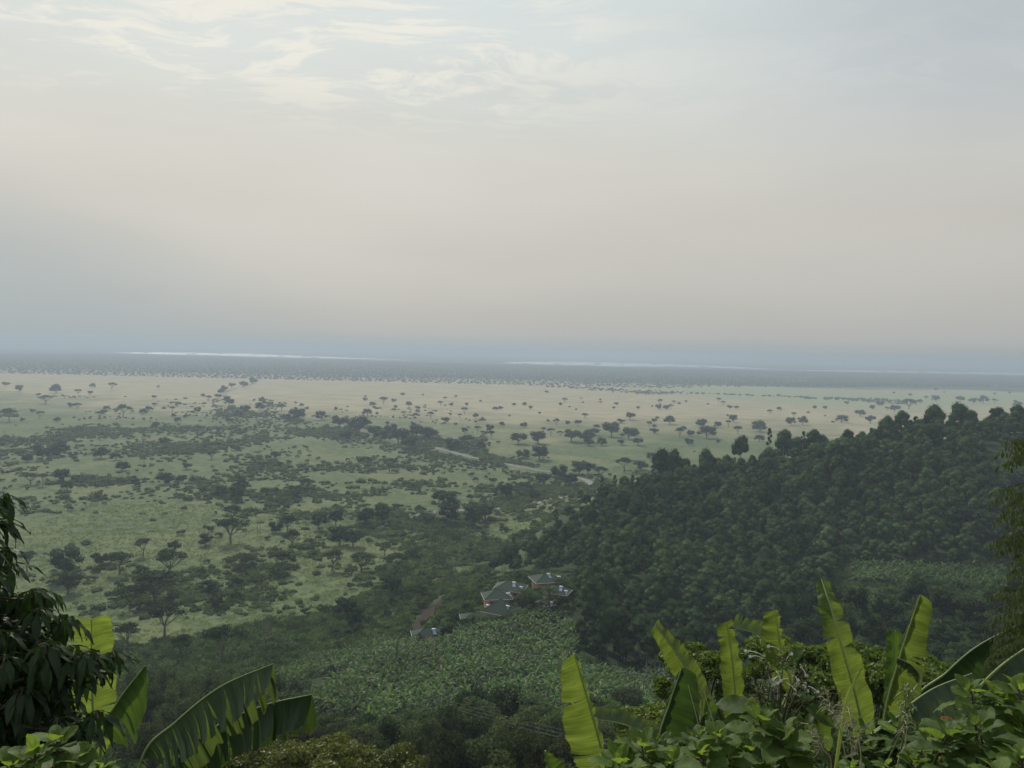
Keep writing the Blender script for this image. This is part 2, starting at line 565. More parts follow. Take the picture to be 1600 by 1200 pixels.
def ground_mat():
    m, t = new_mat('savanna_ground')
    g = t.node('ShaderNodeNewGeometry'); pos = g.outputs['Position']
    s = t.node('ShaderNodeSeparateXYZ'); t.l.new(pos, s.inputs[0])
    x, y, z = s.outputs
    n_big = t.noise(pos, 0.0016, 4, 0.6)
    n_mid = t.noise(pos, 0.012, 5, 0.6, 0.5)
    n_small = t.noise(pos, 0.11, 5, 0.65)
    n_fine = t.noise(pos, 0.7, 4, 0.7)
    green = t.mix(t.ramp(n_small, 0.3, 0.7), (0.040, 0.068, 0.026), (0.128, 0.165, 0.066))
    green = t.mix(t.ramp(n_mid, 0.40, 0.70, 0, 0.55), green, (0.19, 0.19, 0.085))
    green = t.mix(t.ramp(n_fine, 0.35, 0.65, 0.0, 0.45), green, (0.035, 0.052, 0.02))
    tan = t.mix(t.ramp(n_mid, 0.3, 0.7), (0.24, 0.215, 0.135), (0.32, 0.28, 0.182))
    tan = t.mix(t.ramp(n_small, 0.45, 0.75, 0, 0.3), tan, (0.20, 0.20, 0.11))
    # straw-coloured grassland farther out, its edge wandering
    yy = t.math('ADD', y, t.math('MULTIPLY', t.math('SUBTRACT', n_big, 0.5), 1500))
    yy = t.math('ADD', yy, t.math('MULTIPLY', t.math('MINIMUM', x, 0.0), 0.45))
    yy = t.math('ADD', yy, t.math('MULTIPLY', t.math('SUBTRACT', n_mid, 0.5), 500))
    c = t.mix(t.ramp(yy, 1000, 1750), green, tan)
    # greener meadow at the right beyond the spur
    md = t.math('MULTIPLY', t.ramp(t.math('ADD', yy, t.math('MULTIPLY', x, 0.25)), 2300, 2600), t.ramp(x, 350, 700))
    md = t.math('MULTIPLY', md, t.ramp(yy, 3600, 3000))
    c = t.mix(t.math('MULTIPLY', md, 0.8), c, (0.20, 0.235, 0.13))
    # wooded country behind
    n_f = t.noise(pos, 0.0022, 6, 0.7)
    wood = t.mix(t.ramp(n_f, 0.50, 0.75), (0.045, 0.056, 0.036), (0.13, 0.13, 0.085))
    c = t.mix(t.ramp(t.math('ADD', y, t.math('MULTIPLY', t.math('SUBTRACT', n_big, 0.5), 900)), 3250, 3600), c, wood)
    # dark litter and undergrowth on the slopes
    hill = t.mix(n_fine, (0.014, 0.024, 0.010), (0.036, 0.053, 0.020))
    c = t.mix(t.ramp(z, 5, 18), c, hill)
    p = t.node('ShaderNodeBsdfPrincipled'); t.l.new(c, p.inputs['Base Color'])
    p.inputs['Roughness'].default_value = 0.95; p.inputs['Specular IOR Level'].default_value = 0.1
    t.l.new(bump(t, t.math('ADD', n_small, t.math('MULTIPLY', n_fine, 0.4)), 0.6, 1.2), p.inputs['Normal'])
    fin(t, p.outputs[0])
    return m


# ------------------------------------------------------------------ ground sheet
def build_ground():
    az = np.concatenate([np.linspace(-180, -50, 14)[:-1], np.linspace(-50, 55, 330), np.linspace(55, 180, 14)[1:-1]])
    rad = np.concatenate([[0.6], np.exp(np.linspace(math.log(1.5), math.log(1200), 330)), np.exp(np.linspace(math.log(1260), math.log(90000), 60))])
    A, RR = np.meshgrid(np.radians(az), rad)
    x = RR * np.sin(A); y = RR * np.cos(A)
    z = height(x, y)
    nr, na = x.shape
    V = np.stack([x, y, z], -1).reshape(-1, 3)
    i = np.arange(nr - 1)[:, None] * na; j = np.arange(na); j2 = (j + 1) % na
    Q = np.stack([i + j, i + j2, i + na + j2, i + na + j], -1).reshape(-1, 4)[:, ::-1]
    V = np.concatenate([V, [[0, 0, 128.3]]])
    T = [(k, (k + 1) % na, len(V) - 1) for k in range(na)]
    o = ob('ground', mesh_np('ground', V, Q, ground_mat(), T, smooth=True))
    tag(o, 'grassy savanna plain with green slopes falling away below the viewpoint', kind='structure')


build_ground()

# ------------------------------------------------------------------ plant prototypes
def rot_basis(N, rng, jit):
    """random tangent frames around normals N"""
    N = N + rng.normal(0, jit, N.shape)
    N /= np.linalg.norm(N, axis=1)[:, None] + 1e-9
    A = rng.normal(0, 1, N.shape)
    U = np.cross(N, A); U /= np.linalg.norm(U, axis=1)[:, None] + 1e-9
    return N, U, np.cross(N, U)


def cloud(lobes, n, size, seed=0, jit=0.7, inner=0.25, up=0.35, aspect=0.6, droop=0.0):
    """n small leaf faces spread over and inside ellipsoid lobes (cx,cy,cz,rx,ry,rz)"""
    rng = np.random.default_rng(seed)
    L = np.array(lobes, float)
    wgt = (L[:, 3] * L[:, 4] + L[:, 3] * L[:, 5]); wgt /= wgt.sum()
    k = rng.choice(len(L), n, p=wgt)
    d = rng.normal(0, 1, (n, 3)); d[:, 2] += up
    d /= np.linalg.norm(d, axis=1)[:, None]
    rr = np.where(rng.random(n) < inner, rng.uniform(0.4, 0.9, n), rng.uniform(0.86, 1.08, n))
    P = L[k, :3] + d * L[k, 3:] * rr[:, None]
    Nn = d / L[k, 3:]; Nn /= np.linalg.norm(Nn, axis=1)[:, None]
    Nn, U, W = rot_basis(Nn, rng, jit)
    if droop:
        W = W + np.array([0, 0, -droop]); W /= np.linalg.norm(W, axis=1)[:, None]
        U = np.cross(W, Nn); U /= np.linalg.norm(U, axis=1)[:, None]
    s = size * rng.uniform(0.6, 1.4, n)[:, None]
    a = s * aspect
    V = np.stack([P - W * s * 0.5, P + U * a * 0.5, P + W * s * 0.5, P - U * a * 0.5], 1).reshape(-1, 3)
    Q = np.arange(4 * n).reshape(n, 4)
    return V, Q


def core(lobes, f=0.72):
    """low dark ellipsoids that fill a crown's inside"""
    V = []; Q = []; T = []
    nb = 0
    for (x, y, z, a, b, c) in lobes:
        ph = [-math.pi / 2, -0.6, 0.3, math.pi / 2]
        vs = [(0, 0, -1)] + [(math.cos(p) * math.cos(t), math.cos(p) * math.sin(t), math.sin(p)) for p in ph[1:3] for t in np.arange(6) * math.pi / 3] + [(0, 0, 1)]
        V += [(x + a * f * u, y + b * f * v, z + c * f * w_) for u, v, w_ in vs]
        T += [(nb, nb + 1 + (k + 1) % 6, nb + 1 + k) for k in range(6)]
        Q += [(nb + 1 + k, nb + 1 + (k + 1) % 6, nb + 7 + (k + 1) % 6, nb + 7 + k) for k in range(6)]
        T += [(nb + 13, nb + 7 + k, nb + 7 + (k + 1) % 6) for k in range(6)]
        nb += 14
    return np.array(V), np.array(Q), np.array(T)


def crown_mesh(name, lobes, n, size, mat, seed, corefill=0.7, **kw):
    V, Q = cloud(lobes, n, size, seed, **kw)
    if corefill:
        v2, q2, t2 = core(lobes, corefill)
        return mesh_np(name, np.concatenate([V, v2]), np.concatenate([Q, q2 + len(V)]), mat, t2 + len(V))
    return mesh_np(name, V, Q, mat)


def branch(mb, p0, p1, r0, r1, bend, rng, k=5, seg=4):
    p0 = np.array(p0, float); p1 = np.array(p1, float)
    t = np.linspace(0, 1, seg + 1)[:, None]
    off = rng.normal(0, bend, 3) * np.linalg.norm(p1 - p0)
    P = p0 + (p1 - p0) * t + off * np.sin(t * math.pi)
    mb.tube(P, np.linspace(r0, r1, seg + 1), k)
    return P


def make_acacia(i, n=900):
    """umbrella tree, about 10 m across and 8 m tall at scale 1"""
    rng = np.random.default_rng(100 + i)
    mb = MB(); lobes = []
    H = rng.uniform(6.2, 7.4); fork = rng.uniform(0.28, 0.42) * H
    lean = rng.normal(0, 0.5, 2)
    base = np.array([0, 0, -0.6]); fk = np.array([lean[0] * 0.4, lean[1] * 0.4, fork])
    branch(mb, base, fk, 0.34, 0.24, 0.03, rng)
    nb = rng.integers(5, 8)
    for k in range(nb):
        a = k * 2 * math.pi / nb + rng.uniform(-0.4, 0.4)
        r = rng.uniform(1.7, 4.0)
        e = np.array([math.cos(a) * r, math.sin(a) * r, H - 0.35 + rng.uniform(-0.6, 0.3) - 0.05 * r * r])
        P = branch(mb, fk + [0, 0, rng.uniform(-0.5, 0.3)], e, 0.17, 0.06, 0.06, rng)
        branch(mb, P[2], e + np.array([rng.normal(0, 1.2), rng.normal(0, 1.2), 0.3]), 0.08, 0.03, 0.05, rng, 4, 3)
        lobes.append((e[0], e[1], e[2] + 0.35, rng.uniform(1.5, 2.3), rng.uniform(1.5, 2.3), rng.uniform(0.65, 1.0)))
    for k in range(4):
        a = rng.uniform(0, 6.28); r = rng.uniform(0, 2.0)
        lobes.append((math.cos(a) * r, math.sin(a) * r, H + rng.uniform(0.1, 0.6), rng.uniform(1.8, 2.5), rng.uniform(1.8, 2.5), rng.uniform(0.7, 1.1)))
    cr_ = crown_mesh('acacia_crown', lobes, n, 0.55, M['acacia'], 100 + i, 0.62, inner=0.3, up=0.5)
    return mb.mesh('acacia_trunk', M['bark']), cr_


def make_round(i, n=900, mat='dark_leaf', w=4.0, h=6.5, nl=11, size=0.6, trunk=True):
    rng = np.random.default_rng(300 + i)
    mb = MB(); lobes = []
    th = h * rng.uniform(0.18, 0.28)
    branch(mb, (0, 0, -0.6), (0, 0, h * 0.6), 0.32, 0.14, 0.04, rng)
    for k in range(nl):
        a = k * 2.4 + rng.uniform(-0.3, 0.3); zt = rng.uniform(0.25, 1.0) if k else 1.0
        rad = w * math.sqrt(max(0.0, 1 - abs(zt - 0.5) ** 2 * 2.2)) * rng.uniform(0.35, 0.75)
        c = (math.cos(a) * rad, math.sin(a) * rad, th + (h - th) * zt * 0.82)
        s = rng.uniform(0.30, 0.46) * w
        lobes.append((*c, s, s, s * rng.uniform(0.6, 0.85)))
        branch(mb, (0, 0, th), c, 0.11, 0.04, 0.05, rng, 4, 3)
    return mb.mesh('tree_trunk', M['bark']), crown_mesh('tree_crown', lobes, n, size * 0.85, M[mat], 300 + i, 0.74 if n < 2000 else 0.45, jit=0.45)


def make_forest(i, n=760):
    """tall plantation tree, billowy domed crown; about 8 m wide, 14 m tall"""
    rng = np.random.default_rng(500 + i)
    mb = MB(); lobes = []
    H = rng.uniform(9.0, 11.5); W_ = rng.uniform(3.4, 4.4); slim = i == 3
    if slim: W_ *= 0.42; H = 14
    branch(mb, (0, 0, -0.8), (0, 0, H * 0.85), 0.26, 0.08, 0.02, rng)
    nl = 9
    for k in range(nl):
        zt = min(1.0, k / (nl - 2))
        a = k * 2.4 + rng.uniform(-0.4, 0.4)
        s = W_ * rng.uniform(0.42, 0.58)
        rad = W_ * (0.72 - 0.42 * zt ** 3.0) * rng.uniform(0.65, 1.1) if k < nl - 1 else 0.1
        c = (math.cos(a) * rad, math.sin(a) * rad, H * (0.48 + 0.36 * zt))
        lobes.append((*c, s, s, s * rng.uniform(0.75, 0.95)))
        if k % 2 == 0:
            branch(mb, (0, 0, c[2] - 1.5), c, 0.07, 0.03, 0.04, rng, 4, 2)
    return mb.mesh('forest_trunk', M['bark_pale']), crown_mesh('forest_crown', lobes, n, 0.44, M['forest'], 500 + i, 0.86, up=0.5, jit=0.22, inner=0.06)


def make_bush(i, n=170, mat='scrub'):
    rng = np.random.default_rng(700 + i)
    lobes = []
    for k in range(5):
        a = k * 1.3 + rng.uniform(-0.3, 0.3); r = rng.uniform(0.2, 1.5)
        s = rng.uniform(0.7, 1.25)
        lobes.append((math.cos(a) * r, math.sin(a) * r, s * 0.55, s, s, s * 0.85))
    return crown_mesh('bush_foliage', lobes, n, 0.45, M[mat], 700 + i, 0.72, up=0.8)


def strip_leaf(mb, p0, az, el0, L, W, droop, rng, seg=6, fold=0.25, ragged=0.12):
    """arching blade leaf (banana) as two strips along a midrib"""
    P = [np.array(p0, float)]; e = el0
    st = L / seg
    for k in range(seg):
        e2 = e - droop * (k + 0.5) / seg
        P.append(P[-1] + st * np.array([math.cos(az) * math.cos(e2), math.sin(az) * math.cos(e2), math.sin(e2)]))
    P = np.array(P)
    side = np.array([-math.sin(az), math.cos(az), 0])
    t = np.linspace(0, 1, seg + 1)
    prof = np.where(t < 0.1, 0.12, np.sin(np.clip((t - 0.02) / 1.0, 0, 1) ** 0.75 * math.pi) ** 0.55)
    wl = W * prof * (1 + rng.uniform(-ragged, ragged, seg + 1)); wr = W * prof * (1 + rng.uniform(-ragged, ragged, seg + 1))
    dn = np.array([0, 0, -1.0])
    Lf = P + side * wl[:, None] + dn * (wl * fold * 1.6)[:, None]
    Rt = P - side * wr[:, None] + dn * (wr * fold * 1.6)[:, None]
    V = np.concatenate([Lf, P, Rt]); m = seg + 1
    Q = [(i, i + 1, m + i + 1, m + i) for i in range(seg)] + [(m + i, m + i + 1, 2 * m + i + 1, 2 * m + i) for i in range(seg)]
    mb.add(V, Q)
    return P


def make_banana_far(i, nleaf=9):
    rng = np.random.default_rng(900 + i)
    st = MB(); lf = MB()
    H = rng.uniform(1.6, 2.3)
    st.tube([(0, 0, -0.4), (0.03, 0, H * 0.5), (0, 0.04, H)], [0.15, 0.12, 0.08], 6)
    for k in range(nleaf):
        az = k * 2.4 + rng.uniform(-0.4, 0.4)
        young = k / nleaf
        strip_leaf(lf, (0, 0, H - 0.1), az, 0.35 + 1.05 * young + rng.uniform(-0.12, 0.12), rng.uniform(1.9, 2.7), rng.uniform(0.24, 0.33),
                   rng.uniform(1.0, 1.9) * (1.15 - 0.6 * young), rng, 6)
    return st.mesh('banana_stem', M['bark_pale']), lf.mesh('banana_leaves', M['banana_far'])


def make_palm(i):
    rng = np.random.default_rng(1000 + i)
    tr = MB(); fr = MB()
    H = 6.5
    tr.tube([(0, 0, -0.5), (0.1, 0, 2), (0.05, 0.1, 4.5), (0, 0, H)], [0.42, 0.34, 0.3, 0.34], 8)
    for k in range(26):
        az = k * 2.4 + rng.uniform(-0.2, 0.2); el = 1.35 - 1.5 * (k / 26)
        seg = 9; L = rng.uniform(3.6, 4.4); P = [np.array([0, 0, H])]; e = el
        for q in range(seg):
            e2 = e - 1.5 * (q + 0.5) / seg
            P.append(P[-1] + L / seg * np.array([math.cos(az) * math.cos(e2), math.sin(az) * math.cos(e2), math.sin(e2)]))
        P = np.array(P)
        fr.tube(P, np.linspace(0.05, 0.012, seg + 1), 3, cap=False)
        side = np.array([-math.sin(az), math.cos(az), 0])
        for q in range(2, 20):
            t = q / 20 * seg; a = int(t); p = P[a] + (P[min(a + 1, seg)] - P[a]) * (t - a)
            d = (P[min(a + 1, seg)] - P[a]); d /= np.linalg.norm(d)
            ll = 0.75 * math.sin(math.pi * (q / 20) ** 0.7) + 0.15
            for sgn in (-1, 1):
                tip = p + (side * sgn * 0.8 + d * 0.55 + np.array([0, 0, -0.45])) * ll
                fr.add([p - d * 0.05, p + d * 0.05, tip + d * 0.02, tip - d * 0.02], [(0, 1, 2, 3)])
    return tr.mesh('palm_trunk', M['bark']), fr.mesh('palm_crown', M['palm'])


def place(name, parts, loc, rz, sc_, label, cat, group, hint=None):
    """one plant: an Empty at its foot with its parts as children (meshes are shared)"""
    e = ob(name, None, None, loc, rz, sc_)
    e.empty_display_size = 0.1
    tag(e, label, cat, group)
    for pn, me in parts:
        ob(pn, me, e)
    return e


def mass(name, meshes, XYZ, rz, sca, mats, label, hz=None):
    """one object out of many transformed copies of prototype meshes (for stuff nobody could count)"""
    data = []
    for me in meshes:
        v = np.empty(len(me.vertices) * 3, np.float32); me.vertices.foreach_get('co', v); v = v.reshape(-1, 3)
        q = [p.vertices[:] for p in me.polygons]
        Q = np.array([a for a in q if len(a) == 4], np.int32).reshape(-1, 4)
        T = np.array([a for a in q if len(a) == 3], np.int32).reshape(-1, 3)
        data.append((v, Q, T))
    Vs, Qs, Ts, nv = [], [], [], 0
    k = np.arange(len(XYZ)) % len(data)
    for i in range(len(XYZ)):
        v, Q, T = data[k[i]]
        c, s = math.cos(rz[i]), math.sin(rz[i])
        u = np.stack([(v[:, 0] * c - v[:, 1] * s) * sca[i], (v[:, 0] * s + v[:, 1] * c) * sca[i], v[:, 2] * (sca[i] if hz is None else hz[i])], 1) + XYZ[i]
        Vs.append(u.astype(np.float32)); Qs.append(Q + nv); Ts.append(T + nv); nv += len(v)
    o = ob(name, mesh_np(name, np.concatenate(Vs), np.concatenate(Qs), mats, np.concatenate(Ts) if sum(map(len, Ts)) else None))
    tag(o, label, kind='stuff')
    return o


ACA = [make_acacia(i) for i in range(6)]
RND = [make_round(i) for i in range(5)]
DOM = [make_round(90 + i, 800, 'dark_leaf', 4.7, 5.6, 10, 0.62) for i in range(5)]
FOR = [make_forest(i) for i in range(8)]
BSH = [make_bush(i) for i in range(6)]
BSHD = [make_bush(10 + i, mat='dark_leaf') for i in range(3)]
BAN = [make_banana_far(i) for i in range(7)]
PAL = [make_palm(i) for i in range(2)]

ORD = 'first second third fourth fifth sixth seventh eighth ninth tenth eleventh twelfth thirteenth fourteenth fifteenth sixteenth seventeenth eighteenth nineteenth twentieth'.split()


def ordinal(k):
    """1-based"""
    if k <= 20: return ORD[k - 1]
    t, u = divmod(k, 10)
    tens = {2: 'twenty', 3: 'thirty', 4: 'forty', 5: 'fifty', 6: 'sixty', 7: 'seventy', 8: 'eighty', 9: 'ninety'}
    tth = {2: 'twentieth', 3: 'thirtieth', 4: 'fortieth', 5: 'fiftieth', 6: 'sixtieth', 7: 'seventieth', 8: 'eightieth', 9: 'ninetieth'}
    if t >= 10: return str(k) + 'th'
    return tth[t] if u == 0 else tens[t] + '-' + ORD[u - 1]


# ------------------------------------------------------------------ savanna trees that stand apart
# (crown centre x, foot y, crown width, kind) read off the photo; f umbrella acacia, r rounded dense tree, s sparse acacia
TREES = '''71 631 18 f;51 645 10 f;111 637 13 f;121 640 11 f;167 641 11 f;162 647 10 f;156 654 12 f;193 652 21 f;181 646 8 f;204 646 8 f;223 647 14 r;232 642 14 f;241 637 8 f;269 645 9 f;
309 645 13 r;301 647 8 r;89 659 12 f;15 659 20 f;35 658 9 f;62 654 12 f;290 654 9 f;278 660 12 f;271 652 8 r;244 668 12 r;358 665 14 f;175 609 12 f;122 616 10 f;141 616 10 f;88 614 18 r;60 619 8 r;240 623 8 f;
247 608 6 f;317 620 8 f;326 623 9 f;340 623 12 r;345 616 12 r;350 611 14 r;358 633 16 r;362 606 12 r;380 606 14 r;372 651 14 r;383 646 18 r;355 628 12 r;395 600 14 r;30 612 14 r;8 604 12 r;145 606 10 r;
57 706 18 r;44 721 18 r;67 719 22 r;92 711 26 r;158 716 20 r;181 719 18 r;190 735 20 r;262 692 11 r;255 694 16 r;292 733 17 r;331 717 12 f;318 701 9 r;98 752 24 r;48 757 22 f;67 758 16 f;105 766 18 r;258 757 24 r;285 754 18 r;
212 759 16 r;376 766 24 r;370 782 34 r;345 776 22 r;88 873 18 s;42 893 38 f;158 884 36 r;188 895 52 f;224 868 24 s;272 862 22 r;321 852 26 r;360 848 52 f;364 818 34 f;102 906 62 r;219 900 26 r;266 906 60 f;241 940 76 f;203 952 50 f;
326 930 36 r;376 894 50 f;366 932 36 f;106 928 54 r;336 953 34 r;257 992 60 f;199 1016 50 f;281 1030 42 f;347 1032 62 f;
415 776 14 f;430 776 12 f;455 772 14 f;466 772 14 f;480 767 20 f;430 832 26 r;448 834 34 f;456 857 28 f;498 828 36 r;525 822 34 r;571 822 38 r;598 818 40 r;530 852 50 r;552 854 44 r;440 896 42 f;519 891 44 f;565 893 50 f;601 868 20 f;
618 898 42 f;652 950 46 f;612 930 44 r;540 966 50 r;556 982 46 r;712 781 15 f;686 786 32 r;704 818 50 r;740 822 48 r;670 820 30 r;790 780 34 r;700 800 40 r;758 812 40 r;574 1012 16 r;
409 629 13 r;413 631 7 r;405 641 16 r;440 641 12 f;462 633 6 f;462 640 6 f;471 635 8 f;480 640 7 f;472 646 10 f;447 657 16 r;463 657 22 r;502 656 18 r;524 656 10 f;525 641 7 f;530 669 26 r;574 649 16 r;582 634 12 f;570 626 9 f;599 631 13 f;
615 628 10 f;571 621 5 f;629 618 9 f;638 634 11 f;618 638 7 f;589 648 6 f;631 649 8 s;641 647 5 f;652 644 10 s;673 654 10 f;649 654 8 f;569 656 8 r;573 665 16 r;605 663 7 f;646 666 9 r;661 618 4 f;695 626 6 f;688 634 9 f;705 635 8 f;
729 634 7 f;712 623 6 f;751 628 5 f;774 641 10 f;782 640 10 f;726 648 11 s;703 649 6 f;696 661 15 r;718 654 7 s;743 653 10 f;743 661 6 f;726 676 12 r;746 676 10 f;765 674 16 r;767 686 12 f;784 666 10 f;796 651 5 r;754 681 8 s;
706 703 26 r;730 702 20 s;752 700 14 r;560 675 28 r;595 690 26 r;622 692 28 r;640 702 26 r;668 686 26 r;650 682 22 r;612 678 20 r;570 735 22 f;608 737 20 f;586 684 22 r;540 690 20 r;430 716 16 r;
803 634 7 f;820 634 8 f;829 639 8 f;854 614 7 f;876 634 7 f;882 629 8 f;890 637 4 f;900 641 4 f;908 625 4 f;911 630 4 f;938 626 5 f;938 631 5 f;963 633 9 f;959 639 6 f;997 639 7 f;1019 639 5 f;1029 640 12 r;1041 640 12 r;1048 640 8 f;
1031 632 9 f;1053 631 6 f;1061 632 6 f;1072 631 6 f;1106 633 5 f;1123 629 8 f;1130 633 8 f;1140 639 9 f;1151 639 8 f;843 647 6 r;856 659 6 r;819 668 13 f;869 666 11 f;887 664 9 f;903 664 13 f;914 654 11 f;875 682 10 f;860 681 12 f;
849 678 9 f;810 694 26 r;840 693 27 r;893 690 26 r;917 691 22 r;928 680 16 r;932 670 12 r;919 696 16 r;939 696 17 r;955 682 28 r;982 686 24 r;992 680 16 r;970 695 12 r;997 696 18 r;970 662 13 f;984 656 16 r;1022 661 10 f;1027 655 6 f;1047 662 19 r;
1014 668 10 s;1022 678 15 r;1022 668 8 f;1062 683 14 s;1068 672 11 f;1079 682 14 r;1076 695 16 r;1096 668 18 r;1104 684 26 r;1121 668 14 f;1138 668 10 f;1137 651 5 r;1146 659 16 r;1179 665 12 r;1188 675 20 r;1153 679 15 f;1186 690 16 f;
1122 692 8 f;818 716 30 f;842 718 28 f;875 748 26 r;904 742 28 r;918 740 22 r;892 760 34 r;975 738 30 f;1000 734 30 f;1019 718 18 f;939 747 20 f;820 776 32 f;850 756 22 r;
1203 648 8 f;1217 641 8 f;1240 653 8 f;1242 649 4 f;1236 664 18 r;1254 663 18 r;1263 646 5 f;1273 639 7 f;1289 639 9 f;1289 652 4 f;1301 661 6 f;1315 661 19 r;1344 651 18 r;1360 661 16 r;1363 640 10 r;1398 644 18 r;1323 632 9 f;
1386 642 8 f;1420 639 20 f;1374 634 12 f;1397 615 4 f;1422 619 7 f;1437 629 9 f;1447 625 7 f;1461 627 15 r;1500 628 14 r;1520 630 14 r;1536 630 16 r;1554 617 5 f;1577 617 6 f;1586 629 7 f;1554 631 10 f;1590 637 14 r;1462 612 7 f;1475 614 4 f'''


def savanna():
    L = []
    for ln in TREES.replace('\n', '').split(';'):
        a = ln.split()
        if len(a) == 4:
            L.append([float(a[0]), float(a[1]), float(a[2]), a[3]])
    rng = random.Random(5)
    zones = [(612, 'at the far edge of the straw plain'), (634, 'far out on the straw plain'), (652, 'in the middle of the straw plain'), (672, 'on the nearer straw plain'),
             (706, 'where straw plain turns green'), (790, 'on the green scrubby plain'), (870, 'on the nearer green plain'), (2000, 'near the foot of the hill')]
    cols = [(200, 'far left'), (400, 'left'), (560, 'left of centre'), (700, 'centre left'), (860, 'centre'), (1010, 'centre right'), (1180, 'beyond the spur'), (2000, 'far right')]
    cnt = {}
    kind = {'f': 'flat acacia', 'r': 'rounded tree', 's': 'sparse acacia'}
    L.sort(key=lambda a: a[0])
    for px, py, wd, k in L:
        p = hit(px, py, 100)
        dep = (p - cam_pos) @ f0
        W_ = wd * dep / F * ((1.42 if wd > 19 and py > 655 and py < 765 else 1.22) if wd < 30 else 1.0)
        z = next(b for a, b in zones if py < a); c = next(b for a, b in cols if px < a)
        key = (k, z, c)
        cnt[key] = cnt.get(key, 0) + 1
        lab = f"{kind[k]} {z}, {c}"
        lab += f", {ordinal(cnt[key])} from left"
        if k == 'r' and wd > 30:
            pr = rng.choice(RND); s = W_ / 9.2
        elif k == 'r' or (k == 'f' and dep > 900 and rng.random() < 0.6):
            pr = rng.choice(DOM); s = W_ / 10.4
        else:
            pr = rng.choice(ACA); s = W_ / 10.0
        hs = s * (rng.uniform(0.85, 1.12))
        if k == 'f' and s > 1.6: hs *= 0.85
        place('savanna_tree' if k == 'r' else 'acacia_tree', (('trunk', pr[0]), ('crown', pr[1])), p, rng.uniform(0, 6.28), (s, s, hs), lab,
              'tree', {'f': 'flat-topped acacias on the plain', 'r': 'rounded dark trees on the plain', 's': 'sparse pale acacias on the plain'}[k])


savanna()

# ------------------------------------------------------------------ scatter on the ground plan
def grid_pts(x0, x1, y0, y1, s, seed, jit=0.42):
    rng = np.random.default_rng(seed)
    x, y = np.meshgrid(np.arange(x0, x1, s), np.arange(y0, y1, s))
    x = x.ravel() + rng.uniform(-jit, jit, x.size) * s; y = y.ravel() + rng.uniform(-jit, jit, y.size) * s
    return x, y, rng


FOREST = [(755, 905), (800, 868), (850, 822), (915, 785), (950, 752), (1000, 735), (1060, 722), (1130, 708), (1200, 694), (1300, 684), (1400, 660), (1760, 640),
          (1760, 890), (1480, 882), (1300, 884), (1290, 930), (1250, 985), (1180, 1015), (1120, 1040), (1010, 1062), (940, 1040), (895, 1030), (905, 975), (915, 938), (900, 905), (845, 893), (790, 905)]
GAPS = [[(1535, 700), (1700, 690), (1700, 770), (1560, 765)], [(1120, 712), (1185, 706), (1190, 728), (1140, 738)]]
VILLAGE = [(640, 870), (640, 1010), (900, 1010), (930, 905), (880, 880), (760, 880)]
PLANT = [(395, 1080), (430, 1058), (520, 1030), (590, 1010), (700, 994), (760, 984), (900, 948), (960, 960), (905, 1000), (890, 1045), (880, 1100), (900, 1120), (600, 1130), (410, 1108)]
PLANT2 = [(890, 1045), (1000, 1062), (1080, 1048), (1080, 1120), (900, 1120)]


